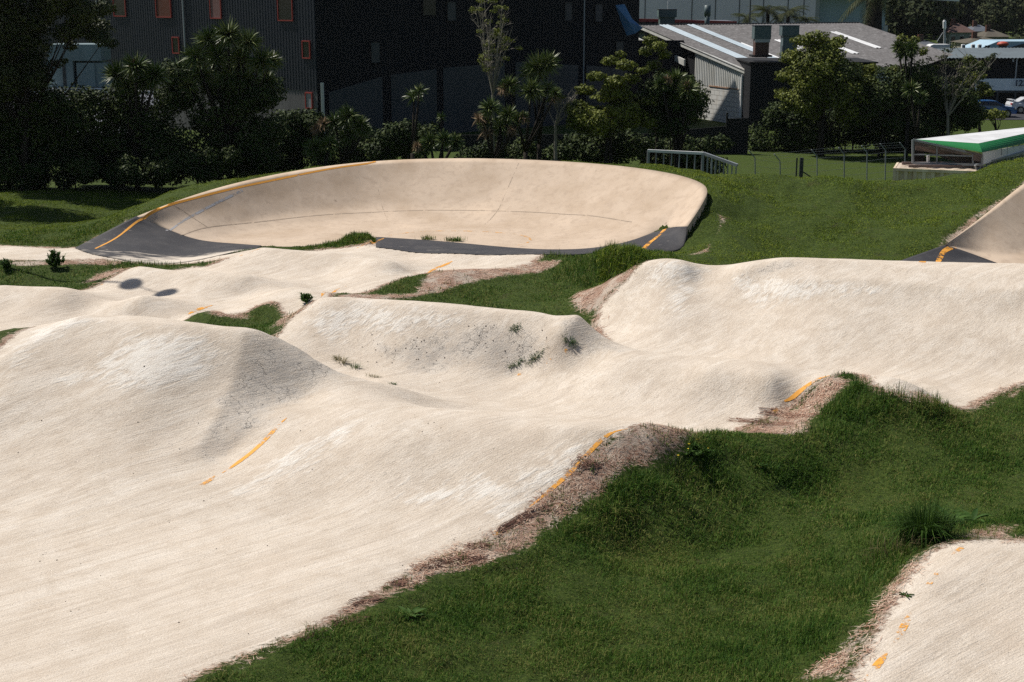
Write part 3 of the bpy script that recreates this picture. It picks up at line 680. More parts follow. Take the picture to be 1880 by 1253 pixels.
# places where the grass grows long: x, y, radius, extra height
def L_(px, py, r, h, z=None):
    q = at(px, py, z) if z is not None else hit(px, py); return (q[0], q[1], r, h)
LONG = [L_(1640, 705, 1.0, .34, .9), L_(1700, 735, .8, .28), L_(1560, 750, .7, .16), L_(1130, 478, 1.4, .55), L_(1085, 490, .8, .2), L_(1180, 890, .45, .14), L_(1290, 820, .35, .1), L_(1650, 1020, .5, .2), L_(1560, 1090, .5, .2), L_(1480, 1160, .6, .16),
        L_(1150, 940, .8, .10), L_(1130, 925, .4, .16), L_(1220, 905, .4, .14), L_(1310, 885, .4, .14), L_(1060, 975, .35, .12), L_(1400, 850, .6, .12), L_(1250, 1050, .9, .10), L_(1000, 1050, .5, .08), L_(1480, 900, .7, .10), L_(1700, 960, .5, .15), L_(1830, 840, .6, .12), L_(1500, 830, .7, .14), L_(650, 441, .9, .28), L_(830, 441, .8, .2), L_(430, 480, .8, .2), L_(300, 485, .6, .2), L_(200, 490, 1.0, .15), L_(1050, 490, 1.0, .12), L_(1020, 470, .5, .15), L_(960, 480, .4, .15)]
def grass_patch(name, x0, x1, y0, y1, dens, h0, w0, mat, label, marg=.04, lawn=False):
    A = (x1 - x0) * (y1 - y0); n = int(A * dens)
    x = RS.uniform(x0, x1, n); y = RS.uniform(y0, y1, n)
    # clumping
    keep = RS.rand(n) < .45 + 1.0 * (fbm(x, y, 2.6, 2) + .35)
    x, y = x[keep], y[keep]
    z, s_, d_ = gridz(x, y)
    thin = np.clip((-d_ - marg + .25 * fbm(x, y, 3, 2)) / .28, 0, 1) ** .8
    if not lawn: thin = np.maximum(thin, .22 * (s_ < -.06) * (fbm(x, y, 1.9, 3) > .05) * np.clip(1.4 - d_ * 2.2, 0, 1))
    P = np.stack([x, y, z], 1); px, py = px_of(P)
    k = (RS.rand(len(x)) < thin) & (px > -60) & (px < 1940) & (py > 200) & (py < 1300)
    for O_ in BLOCK:
        if k.any():
            q = np.full(len(x), -1.0); sub = k & (x > O_[:, 0].min()) & (x < O_[:, 0].max()) & (y > O_[:, 1].min()) & (y < O_[:, 1].max())
            if sub.any(): q[sub] = sdf(x[sub], y[sub], O_)
            k &= q < -.02
    P = P[k]; x, y = P[:, 0], P[:, 1]
    h = h0 * (.45 + .9 * RS.rand(len(x))) * (1 + 1.5 * np.clip(fbm(x, y, .9, 3), -.42, 1.2))
    for (lx, ly, lr, lh) in LONG:
        h = h + lh * np.exp(-((x - lx)**2 + (y - ly)**2) / (2 * (lr*.6)**2)) * (.5 + .8 * RS.rand(len(x)))
    wind = .6 * fbm(x, y, .6, 2)
    az = RS.uniform(-math.pi, math.pi, len(x)) * .8 + wind * 4
    lean = np.clip(np.abs(RS.normal(.35, .25, len(x))), 0, .95)
    P[:, 2] -= .01
    V, F, r = blades(P, h, np.full(len(x), w0) * (.7 + .6 * RS.rand(len(x))), lean, az)
    me = np_mesh(name, V, F); attr(me, 'r', r); o = link(name, me, mat)
    tag(o, label, kind='stuff'); return o
BLOCK = [outl, patch_outline(a1), patch_outline(a2), patch_outline(a3), patch_outline(b2, 60, 20)]
grass_patch('grass', -7.5, 15, 17, 26, 2100, .10, .009, MAT['grass'], 'dark green meadow grass in the hollow beside the nearest lane')
grass_patch('grass', -1, 19, 26, 37, 1250, .11, .012, MAT['grass'], 'dark green grass mound and hollow at the right side')
grass_patch('grass', -9, 6, 37, 57, 420, .10, .016, MAT['grass'], 'green grass in the hollow between the middle lanes')
grass_patch('grass', -24, -5, 42, 59, 260, .11, .02, MAT['grass'], 'strip of green grass between the return lane and the entry lane')
grass_patch('lawn', 3, 27, 46, 70, 420, .06, .022, MAT['lawn'], 'sunlit mown grass bank between the two banked turns', lawn=True)
grass_patch('lawn', -28, 3, 54, 74, 330, .06, .024, MAT['lawn'], 'sunlit mown lawn outside the banked turn', lawn=True)
def soil_litter(name, x0, x1, y0, y1, dens, ln, wd, label):
    n = int((x1 - x0) * (y1 - y0) * dens); x = RS.uniform(x0, x1, n); y = RS.uniform(y0, y1, n)
    z, s_, d_ = gridz(x, y)
    p = (.12 + .88 * np.clip(.5 + 3.2 * fbm(x, y, 1.8, 3), 0, 1)) * np.clip((d_ + .12) / .2, 0, 1) * np.clip((-s_ + .10 + .35 * fbm(x, y, 1.6, 3)) / .3, 0, 1)
    P = np.stack([x, y, z + .006], 1); px, py = px_of(P)
    k = (RS.rand(n) < p) & (px > -40) & (px < 1920) & (py > 300) & (py < 1290)
    P = P[k]; m = len(P)
    az = RS.normal(0.25, .9, m) + math.pi * (RS.rand(m) > .5)
    V, F, r = blades(P, RS.uniform(.4, 1.3, m) * ln, np.full(m, wd), np.full(m, .93), az, .1)
    # keep the strands hugging the slope
    V = V.reshape(m, 5, 3); zz, _, _ = gridz(V[..., 0].ravel(), V[..., 1].ravel())
    V[..., 2] = zz.reshape(m, 5) + .008 + RS.rand(m)[:, None] * .03
    me = np_mesh(name, V.reshape(-1, 3), F); attr(me, 'r', r); o = link(name, me, MAT['needles']); tag(o, label, kind='stuff'); return o
soil_litter('dead_needles', -8, 16, 17, 38, 900, .14, .010, 'reddish brown dead needles scattered along the verge of the nearest lane')
soil_litter('dead_needles', -17, 9, 36, 56, 260, .2, .016, 'reddish brown dead needles on the soil between the middle lanes')
# long dead strands that trail onto the lane
def tube(pts, rad, sides=5, cap=True):
    pts = [Vector(p) for p in pts]; n = len(pts); V = []; F = []
    rad = rad if hasattr(rad, '__len__') else [rad] * n
    prev = None
    for i, p in enumerate(pts):
        d = (pts[min(i + 1, n - 1)] - pts[max(i - 1, 0)]); d = d.normalized() if d.length > 1e-9 else Vector((0, 0, 1))
        if prev is None: u = d.cross(Vector((0, 0, 1))) if abs(d.z) < .95 else d.cross(Vector((1, 0, 0)))
        else: u = prev - d * prev.dot(d)
        u = u.normalized() if u.length > 1e-9 else Vector((1, 0, 0)); prev = u; v = d.cross(u)
        for k in range(sides):
            a = 2 * math.pi * k / sides; V.append(tuple(p + (u * math.cos(a) + v * math.sin(a)) * rad[i]))
    for i in range(n - 1):
        for k in range(sides):
            a = i * sides + k; b = i * sides + (k + 1) % sides; F.append((a, b, b + sides, a + sides))
    return V, F
class MB:
    """collects shapes into one mesh"""
    def __init__(s): s.V = []; s.F = []; s.r = []
    def add(s, V, F):
        k = len(s.V); s.V += [tuple(v) for v in V]; s.F += [tuple(i + k for i in f) for f in F]; s.r += [random.random()] * len(V); return s
    def tube(s, pts, rad, sides=6):
        V, F = tube(pts, rad, sides); n = len(V); F = list(F)
        F.append(tuple(range(sides))[::-1]); F.append(tuple(range(n - sides, n))); return s.add(V, F)
    def box(s, c_, d, rz=0.0, M=None):
        x, y, z = d[0] / 2, d[1] / 2, d[2] / 2; cr, sr = math.cos(rz), math.sin(rz); V = []
        for sx, sy, sz in ((-1,-1,-1),(1,-1,-1),(1,1,-1),(-1,1,-1),(-1,-1,1),(1,-1,1),(1,1,1),(-1,1,1)):
            a, b = sx * x, sy * y; V.append((c_[0] + a * cr - b * sr, c_[1] + a * sr + b * cr, c_[2] + sz * z))
        if M is not None: V = [tuple(M @ Vector(v)) for v in V]
        return s.add(V, [(0,3,2,1),(4,5,6,7),(0,1,5,4),(1,2,6,5),(2,3,7,6),(3,0,4,7)])
    def beam(s, a, b, w_, h_=None):
        a, b = Vector(a), Vector(b); d = (b - a); L = d.length; q = d.to_track_quat('X', 'Z').to_matrix().to_4x4()
        return s.box((0, 0, 0), (L, w_, h_ or w_), M=Matrix.Translation((a + b) / 2) @ q)
    def prism(s, poly_, vec):
        n = len(poly_); V = [tuple(p) for p in poly_] + [tuple(Vector(p) + Vector(vec)) for p in poly_]
        F = [tuple(range(n))[::-1], tuple(range(n, 2 * n))] + [(i, (i + 1) % n, (i + 1) % n + n, i + n) for i in range(n)]
        return s.add(V, F)
    def quad(s, a, b, c_, d): return s.add([a, b, c_, d], [(0, 1, 2, 3)])
    def build(s, name, mat, parent=None, smooth=False, bevel=0.0):
        me = bpy.data.meshes.new(name); me.from_pydata(s.V, [], s.F); me.update()
        a = me.attributes.new('r', 'FLOAT', 'POINT'); a.data.foreach_set('value', s.r)
        bm = bmesh.new(); bm.from_mesh(me); bmesh.ops.recalc_face_normals(bm, faces=bm.faces); bm.to_mesh(me); bm.free()
        o = link(name, me, mat, None, smooth)
        if parent is not None: o.parent = parent; o.matrix_parent_inverse = Matrix.Translation(parent.location).inverted() if parent.type == 'EMPTY' else parent.matrix_world.inverted()
        if bevel: m_ = o.modifiers.new('bevel', 'BEVEL'); m_.width = bevel; m_.segments = 2; m_.limit_method = 'ANGLE'
        return o
MAT['strand'] = NT('dead_root_fibre').fin((.26, .15, .11), .9, None, .1)
mb = MB()
for pts in ([(762,1040),(775,1046),(800,1042),(840,1036),(880,1028)], [(790,1034),(820,1030),(850,1030),(890,1026)], [(855,1002),(865,1004),(880,1003),(900,1006)], [(916,974),(920,968),(935,964),(955,950),(980,940),(1005,934)],
            [(918,978),(926,972),(945,962),(970,948)], [(724,1069),(730,1064),(740,1066),(745,1072),(735,1074),(724,1069)], [(645,1112),(655,1107),(675,1104),(700,1102)], [(560,1172),(580,1166),(600,1163)], [(1078,854),(1085,848),(1100,850),(1075,856)],
            [(1060,862),(1072,850),(1080,856),(1068,846),(1090,858)], [(1395,783),(1420,778),(1450,782)], [(1395,757),(1425,760),(1460,764),(1500,763)], [(1350,772),(1380,776),(1410,774)], [(610,1145),(640,1138),(668,1136)]):
    Q = []
    for p in pts:
        q = seen(*p); Q.append(q)
    for t_ in range(9):
        jx = RS.normal(0, .075, 2); pp = smooth_poly(np.array([(q[0] + jx[0] + RS.normal(0, .02), q[1] + jx[1] + RS.normal(0, .02), 0) for q in Q]), 2, closed=False)
        mb.tube([(a, b, topz(a, b) + .012 + .02 * random.random()) for a, b, _ in pp], RS.uniform(.004, .008), 4)
o = mb.build('dead_roots', MAT['strand']); tag(o, 'matted brown dead roots trailing from the verge onto the pale lane', kind='stuff')
# small stones and crumbs on the lanes
def pebbles():
    mb = MB()
    spots = [(880,616),(890,613),(865,640),(905,625),(850,645),(700,655),(745,640),(760,625),(1003,620),(940,605),(780,748),(786,778),(775,793),(690,508),(684,507),(1115,558),(1118,561),(715,706),(330,825),(245,870),(570,905),(825,810)]
    for i in range(150):
        k = random.random()
        spots.append((random.uniform(660, 1010), random.uniform(590, 670)) if k < .45 else (random.uniform(20, 1000), random.uniform(640, 1200)))
    for (px, py) in spots:
        q = seen(px, py)
        if not q: continue
        s_ = random.uniform(.006, .022) * (1.3 if py < 700 else 1); V = []
        for k in range(6):
            a = k * 1.047; V.append((q[0] + s_ * math.cos(a) * random.uniform(.7, 1.2), q[1] + s_ * math.sin(a) * random.uniform(.7, 1.2), q[2] - .003))
        V.append((q[0], q[1], q[2] + s_ * .9)); mb.add(V, [(k, (k + 1) % 6, 6) for k in range(6)])
    o = mb.build('gravel', NT('dark_grit').fin((.16, .13, .11), .9)); tag(o, 'dark crumbs of grit lying on the pale lanes', kind='stuff')
pebbles()
def tuft(name, base, n, ln, wd, mat, label, cat, spread=.08, droop=.5, group=None, parts=None, elong=None):
    x = RS.normal(0, spread, n); y = RS.normal(0, spread * .7, n)
    if elong: k = RS.uniform(-.5, .5, n); x = x + k * elong[0]; y = y + k * elong[1]
    P = np.stack([base[0] + x, base[1] + y, np.array([topz(base[0] + a, base[1] + b) for a, b in zip(x, y)]) - .01], 1)
    az = np.arctan2(y, x) + RS.normal(0, .6, n)
    V, F, r = blades(P, RS.uniform(.5, 1.1, n) * ln, RS.uniform(.7, 1.2, n) * wd, np.clip(RS.normal(droop, .25, n), .02, .95), az, .3)
    ctr = np.array([base[0], base[1], base[2]]); me = np_mesh(name, V - ctr, F); attr(me, 'r', r)
    o = link(name, me, mat); o.location = base
    if label: tag(o, label, cat, group)
    return o
def sp(px, py): return seen(px, py)
tuft('grass_tuft', sp(945, 604), 120, .12, .012, MAT['weed'], 'small green grass tuft growing out of the upper face of the second hump', 'grass tuft', .06, .7)
tuft('grass_tuft', sp(1046, 628), 140, .14, .012, MAT['weed'], 'small green tuft at the grey patch on the end of the second hump', 'grass tuft', .06, .7, elong=(.2, -.05))
tuft('grass_tuft', sp(985, 655), 240, .11, .013, MAT['weed'], 'larger of the two flat olive tufts at the foot of the second hump', 'grass tuft', .07, .8, elong=(.35, .12))
tuft('grass_tuft', sp(947, 669), 150, .10, .013, MAT['weed'], 'smaller lower left one of the two flat olive tufts at the hump foot', 'grass tuft', .05, .8, elong=(.3, .12))
tuft('grass_tuft', sp(722, 706), 40, .10, .012, MAT['weed'], 'tiny green tuft at the bottom end of the dry grass row on the first hump', 'grass tuft', .04, .6)
tuft('dry_grass', sp(625, 664), 90, .30, .010, MAT['dryweed'], 'dry trailing grass clump on the right shoulder of the first hump', 'dry grass', .05, .85, elong=(.25, -.25))
tuft('dry_grass', sp(652, 676), 60, .24, .010, MAT['weed'], 'green spiky grass clump just right of the dry trailing clump', 'grass tuft', .05, .6, elong=(.1, -.1))
tuft('dry_grass', sp(686, 692), 60, .14, .010, MAT['dryweed'], 'low brown grass clump lower down the shoulder of the first hump', 'dry grass', .05, .85, elong=(.25, -.2))
tuft('grass_tuft', sp(463, 379+65+77), 1, .02, .01, MAT['weed'], None, None) if False else None
tuft('grass_tuft', sp(992, 956), 35, .07, .012, MAT['weed'], 'small green tuft on the brown needle verge beside the orange line', 'grass tuft', .04, .8)
def stem_bush(name, base, h, n, ll, lw, mat, label, cat, spread=.2):
    """bushy weed: stems with many short leaves"""
    root = empty(name, base); tag(root, label, cat)
    sm = MB(); LP = []
    for i in range(n):
        a = random.uniform(0, 6.28); rr = random.uniform(0, spread); hh = h * random.uniform(.5, 1) * (1 - .5 * rr / spread)
        p0 = Vector(base); p1 = Vector(base) + Vector((math.cos(a) * rr, math.sin(a) * rr, hh))
        pm = (p0 + p1) / 2 + Vector((math.cos(a) * rr * .2, math.sin(a) * rr * .2, 0))
        sm.tube([p0, pm, p1], [.006, .005, .002], 4)
        for k in range(16): t = random.uniform(.12, 1); q = p0.lerp(pm, t * 2) if t < .5 else pm.lerp(p1, t * 2 - 1); LP.append(q)
    sm.build('stem', mat, root)
    P = np.array([q[:] for q in LP]); m = len(P)
    V, F, r = blades(P, RS.uniform(.6, 1.2, m) * ll, RS.uniform(.7, 1.2, m) * lw, RS.uniform(.3, .95, m), RS.uniform(-3.14, 3.14, m), .2)
    me = np_mesh('foliage', V - np.array(base), F); attr(me, 'r', r); o = link('foliage', me, mat); o.parent = root
    return root
b_ = sp(562, 556); stem_bush('weed', b_, .35, 16, .16, .05, MAT['weed'], 'leafy green weed on the brown bank left of the second hump', 'weed', .3)
b_ = sp(103, 492); stem_bush('shrub', b_, .75, 34, .22, .05, MAT['weed'], 'upright green shrub standing on the grass beside the entry lane', 'shrub', .42)
b_ = sp(12, 498); stem_bush('shrub', b_, .45, 20, .2, .05, MAT['weed'], 'low green shrub at the left edge near the entry lane', 'shrub', .4)
b_ = sp(1275, 835); stem_bush('weed', b_, .22, 30, .12, .03, MAT['weed'], 'dark leafy weed with yellow flowers beside the first hump', 'weed', .4)
fl = MB()
wr = [o for o in S.objects if o.get('label') == 'dark leafy weed with yellow flowers beside the first hump'][0]
for i, (px, py) in enumerate(((1265,820),(1264,829),(1289,834),(1245,841),(1280,812),(1300,828))):
    q = Vector(sp(px, py)); q.z += .06; f_ = MB(); V = [(q.x, q.y, q.z + .012)]
    for k in range(12): a = k * math.pi / 6; rr = .03 if k % 2 else .02; V.append((q.x + rr * math.cos(a), q.y + rr * math.sin(a), q.z))
    f_.add(V, [(0, k + 1, (k + 1) % 12 + 1) for k in range(12)]); f_.tube([(q.x, q.y, q.z - .1), (q.x, q.y, q.z)], .003, 4); f_.build('flower', MAT['yellow'], wr)
for (a, b, n_, lab) in ((785, 440, 120, 'small green tuft at the inner edge of the turn, left of the larger one'), (835, 443, 190, 'longer green tuft at the inner edge of the turn above the black strip')):
    q = sp(a, b); tuft('grass_tuft', q, n_, .26, .022, MAT['grass'], lab, 'grass tuft', .12, .4, elong=(n_ / 420, -.05))
# weeping tussock near the lower right lane
b_ = sp(1695, 995); tk = tuft('tussock', b_, 900, .95, .014, MAT['weed'], 'tall drooping dark green tussock above the lower right lane', 'tussock', .17, .38)
b_ = sp(1640, 1020); tuft('tussock', b_, 120, .5, .012, MAT['dryweed'], 'thin seedy grass stems left of the tall tussock', 'grass stems', .25, .25)
b_ = sp(1570, 1090); tuft('tussock', b_, 90, .45, .012, MAT['weed'], 'loose grass stems leaning at the left verge of the lower right lane', 'grass stems', .3, .3)
def broadleaf(name, base, n, ln, wd, mat, label, cat, rise=.5):
    root = empty(name, base); tag(root, label, cat)
    for i in range(n):
        a = i * 2.4 + random.uniform(-.3, .3); L = ln * random.uniform(.7, 1.1); w2 = wd * random.uniform(.8, 1.1); el = rise * random.uniform(.6, 1.2)
        m = MB(); V = []
        for k in range(6):
            t = k / 5; rr = L * t * math.cos(el * (1 - t * .6)); hz = L * math.sin(el) * t * (1.3 - .7 * t); ww = w2 * math.sin(math.pi * min(.98, .12 + t * .86)) * .5
            cx_, cy_ = base[0] + math.cos(a) * rr, base[1] + math.sin(a) * rr
            V += [(cx_ - math.sin(a) * ww, cy_ + math.cos(a) * ww, base[2] + hz + .02), (cx_, cy_, base[2] + hz), (cx_ + math.sin(a) * ww, cy_ - math.cos(a) * ww, base[2] + hz + .02)]
        F = []
        for k in range(5):
            for j in (0, 1): b = k * 3 + j; F.append((b, b + 1, b + 4, b + 3))
        m.add(V, F); m.build('leaf', mat, root, True)
    return root
broadleaf('weed', sp(752, 1132), 11, .30, .09, MAT['weed'], 'broad leaved dock plant in the grass at the edge of the nearest lane', 'weed', .4)
broadleaf('weed', sp(1745, 965), 8, .5, .12, MAT['weed'], 'broad leaved weed with pale blades right of the tall tussock', 'weed', .9)
broadleaf('weed', sp(1785, 960), 7, .42, .12, MAT['weed'], 'smaller broad leaved weed at the far right of the tussock', 'weed', .8)
broadleaf('weed', sp(1662, 1095), 7, .14, .03, MAT['weed'], 'little dark rosette weed on the verge of the lower right lane', 'weed', .3)
broadleaf('weed', sp(1395, 858), 6, .22, .06, MAT['weed'], 'pale broad leaf poking out of the grass hollow below the second hump', 'weed', .6)
# ------------------------------------------------------------------ trees and shrubs
MAT['bark'] = NT('bark').fin((.035, .03, .025), .95, None, .05)
MAT['palebark'] = NT('pale_bark').fin((.22, .20, .165), .85)
MAT['dark_leaf'] = leaf_material('dark_glossy_leaf', [(.009, .019, .006), (.020, .036, .010), (.038, .058, .015), (.065, .085, .022)], .6, .10, .5)
MAT['conifer'] = leaf_material('dull_dark_leaf', [(.016, .026, .009), (.034, .048, .014), (.068, .082, .022)], .6, .2, .5)
MAT['lime_leaf'] = leaf_material('yellow_green_leaf', [(.022, .034, .008), (.058, .076, .012), (.120, .145, .020), (.17, .19, .03)], .6, .2, .4, .15)
MAT['cab'] = leaf_material('sword_leaf', [(.020, .046, .010), (.048, .086, .018), (.092, .13, .034), (.16, .185, .06)], .45, .35, .4)
MAT['cabdry'] = leaf_material('dry_sword_leaf', [(.10, .07, .04), (.20, .14, .085), (.28, .20, .13)], .8, .1, .6)
MAT['palm'] = leaf_material('palm_leaf', [(.018, .030, .010), (.030, .042, .014), (.05, .055, .02)], .7, .1, .4)
MAT['hillleaf'] = leaf_material('hill_leaf', [(.014, .022, .009), (.026, .036, .013), (.045, .052, .018)], .7, .1, .05)
def leafcloud(blobs, n, size, asp=1.0, up=.25):
    """leaf faces on and just inside clump surfaces; blobs (x,y,z,rx,ry,rz)"""
    B = np.array(blobs, float); wts = (B[:, 3] * B[:, 5]); wts /= wts.sum()
    k = RS.choice(len(B), n, p=wts); B = B[k]
    d = RS.normal(0, 1, (n, 3)); d /= np.linalg.norm(d, axis=1)[:, None]; rad = RS.uniform(.55, 1.05, n)[:, None]
    rad *= 1 + .25 * np.sin(d[:, :1] * 5 + B[:, :1] * 3) * np.cos(d[:, 2:] * 6 + B[:, 1:2])
    P = B[:, :3] + d * B[:, 3:6] * rad
    nr = d + RS.normal(0, .55, (n, 3)); nr[:, 2] += up; nr /= np.linalg.norm(nr, axis=1)[:, None]
    a = np.cross(nr, RS.normal(0, 1, (n, 3))); a /= np.linalg.norm(a, axis=1)[:, None]; b = np.cross(nr, a)
    s = size * RS.uniform(.55, 1.35, n)[:, None]; a = a * s * .5 * asp; b = b * s * .5
    V = np.stack([P - b, P + a * .9 - b * .1, P + b, P - a * .9 - b * .1], 1).reshape(-1, 3)
    F = np.arange(4 * n).reshape(n, 4)
    return V, F, np.repeat(RS.rand(n), 4)
def np_obj(name, V, F, r, mat, parent, org):
    me = np_mesh(name, V - np.array(org), F); attr(me, 'r', r); o = link(name, me, mat); o.parent = parent; return o
def foliage_tree(name, base, blobs, n, size, mat, label, cat='tree', trunks=1, bark='bark', group=None, rt=.14, limbs=True, asp=.7):
    """blobs absolute"""
    root = empty(name, base); tag(root, label, cat, group)
    V, F, r = leafcloud(blobs, n, size, asp); np_obj('crown', V, F, r, mat, root, base)
    m = MB(); B0 = Vector(base)
    for t in range(trunks):
        off = Vector((random.uniform(-.3, .3), random.uniform(-.2, .2), 0)) * (trunks - 1)
        tops = sorted(blobs, key=lambda q: -q[2]); top = Vector(tops[0][:3])
        cen = Vector(np.mean(np.array(blobs)[:, :3], axis=0)); kn = B0 + off + Vector((0, 0, -.3)); mid = B0.lerp(cen, .55) + off * .5
        m.tube([kn, B0.lerp(mid, .5) + off * .6 + Vector((random.uniform(-.1, .1), 0, 0)), mid, mid.lerp(top, .7)], [rt, rt * .8, rt * .6, rt * .2], 8)
        if limbs:
            for q in blobs[t::trunks * (1 if len(blobs) < 14 else 3)]:
                e = Vector(q[:3]); s_ = mid.lerp(kn, random.uniform(0, .35)); mm = s_.lerp(e, .5) + Vector((random.uniform(-.2, .2), random.uniform(-.2, .2), -.1))
                m.tube([s_, mm, e], [rt * .28, rt * .16, rt * .05], 5)
    m.build('trunk', MAT[bark], root, True)
    return root
def gz(x, y): return float(gridz(np.array([x]), np.array([y]))[0][0])
def blobs_px(Y, lst, jit=.8):
    """clump list measured on the photograph's sight lines at distance Y: (px,py,r_px[,ry_px])"""
    out = []
    for q in lst:
        x, y, z = atY(q[0], q[1], Y + random.uniform(-jit, jit)); m = Y / FPX * 1.01; r = q[2] * m; rz = (q[3] if len(q) > 3 else q[2] * .75) * m
        out.append((x, y, z, r, r, rz))
    return out
def fill(px0, px1, py0, py1, r0, r1, n, shape='ell'):
    out = []
    cx_, cy_ = (px0 + px1) / 2, (py0 + py1) / 2
    while len(out) < n:
        a, b = random.uniform(px0, px1), random.uniform(py0, py1)
        if shape == 'ell' and ((a - cx_) / (px1 - px0) * 2)**2 + ((b - cy_) / (py1 - py0) * 2)**2 > 1: continue
        out.append((a, b, random.uniform(r0, r1)))
    return out
def ft(name, px, Y, lst, n, size, mat, label, **k):
    x = atY(px, 300, Y)[0]; base = (x, Y, gz(x, Y)); return foliage_tree(name, base, blobs_px(Y, lst, k.pop('jit', .8)), n, size, MAT[mat], label, **k)
# left side
ft('spreading_tree', -150, 68, fill(-270, -45, -90, 190, 34, 50, 30), 26000, .17, 'conifer', 'unseen dark spreading tree added past the left edge to shade the left lawn', rt=.22)  # out of view, added so its shadow reaches across the left lawn
ft('spreading_tree', 40, 73, fill(-90, 100, -60, 150, 30, 44, 34) + fill(60, 200, -30, 60, 22, 30, 14, 'box') + [(120,60,26),(150,50,24),(175,62,22),(190,75,18),(130,85,14),(60,110,22),(105,118,9),(118,112,8),(65,150,22),(30,170,26),(10,140,26),(80,135,9),(0,210,24),(50,195,16),(90,20,24),(140,20,16),(205,80,12)],
   70000, .15, 'conifer', 'tall dark spreading tree whose lowest limb reaches over the pale blue hut', rt=.25)
ft('shrub', 60, 74, fill(-60, 150, 165, 335, 30, 42, 40, 'box'), 42000, .17, 'dark_leaf', 'wide glossy dark shrub in the shade at the far left of the lawn', cat='shrub', trunks=3, rt=.07)
ft('shrub', 220, 75.5, fill(135, 330, 175, 325, 28, 40, 30, 'box'), 30000, .17, 'dark_leaf', 'tall glossy dark shrub below the short cabbage tree at left', cat='shrub', trunks=3, rt=.07)
ft('shrub', 420, 77, fill(315, 500, 130, 315, 28, 40, 36, 'box'), 36000, .17, 'dark_leaf', 'big glossy dark shrub below the tallest cabbage trees', cat='shrub', trunks=3, rt=.07)
def head(center, R_, n, wd, V_, F_, r_, droopy=.25):
    c0 = np.array(center); d = RS.normal(0, 1, (n, 3)); d[:, 2] = d[:, 2] * .8 + .25; d /= np.linalg.norm(d, axis=1)[:, None]
    L = R_ * RS.uniform(.7, 1.1, n)[:, None]; mid = c0 + d * L * .55; tip = c0 + d * L; tip[:, 2] -= droopy * R_ * (1 - np.abs(d[:, 2])) * RS.rand(n)
    sd_ = np.cross(d, RS.normal(0, 1, (n, 3))); sd_ /= np.linalg.norm(sd_, axis=1)[:, None]; w_ = wd * .5
    V = np.stack([c0 + d * .05 * L - sd_ * w_ * .6, c0 + d * .05 * L + sd_ * w_ * .6, mid + sd_ * w_, mid - sd_ * w_, tip], 1).reshape(-1, 3)
    b = (np.arange(n) * 5)[:, None] + sum(len(v) for v in V_)
    V_.append(V); F_.append(np.concatenate([b + [[0, 1, 2]], b + [[0, 2, 3]], b + [[3, 2, 4]]], 0)); r_.append(np.repeat(RS.rand(n), 5))
def cabbage(px, Y, heads, label, group='cabbage trees along the back of the lawn', dry=(), nb=230, name='cabbage_tree'):
    x = atY(px, 300, Y)[0]; base = (x, Y, gz(x, Y)); root = empty(name, base); tag(root, label, 'tree', group)
    V_, F_, r_ = [], [], []; m = MB(); tr = []
    for q in heads:
        yy = Y + random.uniform(-.5, .5); c_ = atY(q[0], q[1], yy); R_ = q[2] * Y / FPX; head(c_, R_, nb, .045 + R_ * .03, V_, F_, r_)
        tr.append(c_)
    np_obj('crown', np.concatenate(V_), np.concatenate(F_), np.concatenate(r_), MAT['cab'], root, base)
    cz = np.mean([t[2] for t in tr]); fork = Vector((x, Y, base[2] + max(.2, (cz - base[2]) * .35)))
    m.tube([Vector(base) + Vector((0, 0, -.3)), fork], [.16, .12], 8)
    for t in tr: e = Vector(t); m.tube([fork, fork.lerp(e, .5) + Vector((0, 0, -.1)), e], [.10, .08, .06], 6)
    m.build('trunk', MAT['bark'], root, True)
    if dry:
        V_, F_, r_ = [], [], []
        for q in dry: head(atY(q[0], q[1], Y - .3), q[2] * Y / FPX, 90, .05, V_, F_, r_, .7)
        np_obj('dead_leaves', np.concatenate(V_), np.concatenate(F_), np.concatenate(r_), MAT['cabdry'], root, base)
    return root
cabbage(250, 74.8, [(215,140,34),(250,125,36),(285,140,32),(235,160,28),(265,155,28)], 'short cabbage tree in front of the dark shrubs at left', dry=[(245,118,14)])
cabbage(420, 76.5, [(385,75,36),(420,65,36),(455,78,32),(360,105,34),(400,105,36),(440,110,34),(480,115,34),(330,130,34),(370,140,34),(415,145,30),(500,112,26),(490,150,26),(345,160,26),(455,150,28),(385,165,24)], 'tallest bushy cabbage tree rising before the metal clad wall')
cabbage(630, 75.5, [(640,215,28),(615,225,24),(660,232,24),(640,250,26),(668,240,18)], 'bright leaning cabbage tree just behind the rim of the turn', dry=[(595,228,20),(580,238,14)])
cabbage(590, 74.5, [(578,272,26),(605,268,24),(590,288,22)], 'low cabbage tree sprouting right at the rim of the turn')
cabbage(758, 79, [(760,178,24),(770,168,20)], 'small cabbage tree standing alone in the deep shade', nb=70)
cabbage(812, 79, [(810,216,14)], 'tiny cabbage tree in deep shade before the wall', nb=50)
cabbage(800, 75.5, [(790,262,24),(815,258,22),(835,262,22),(775,275,20),(770,268,14)], 'low wide cabbage tree behind the middle of the rim', dry=[(765,270,14)])
cabbage(990, 80, [(988,125,34),(1005,118,30),(975,135,28)], 'tall single headed cabbage tree right of the bare tree')
cabbage(965, 78.5, [(975,168,30),(935,158,26),(1005,165,22),(1020,172,16)], 'two headed cabbage tree below the tall single headed one', dry=[(925,165,16),(1020,180,14)])
cabbage(905, 76, [(900,200,26),(935,212,24),(890,225,22),(920,235,26),(950,220,16),(960,215,14)], 'ragged cabbage tree with brown skirts behind the rim', dry=[(880,220,18),(895,245,20),(960,218,16),(940,240,14)])
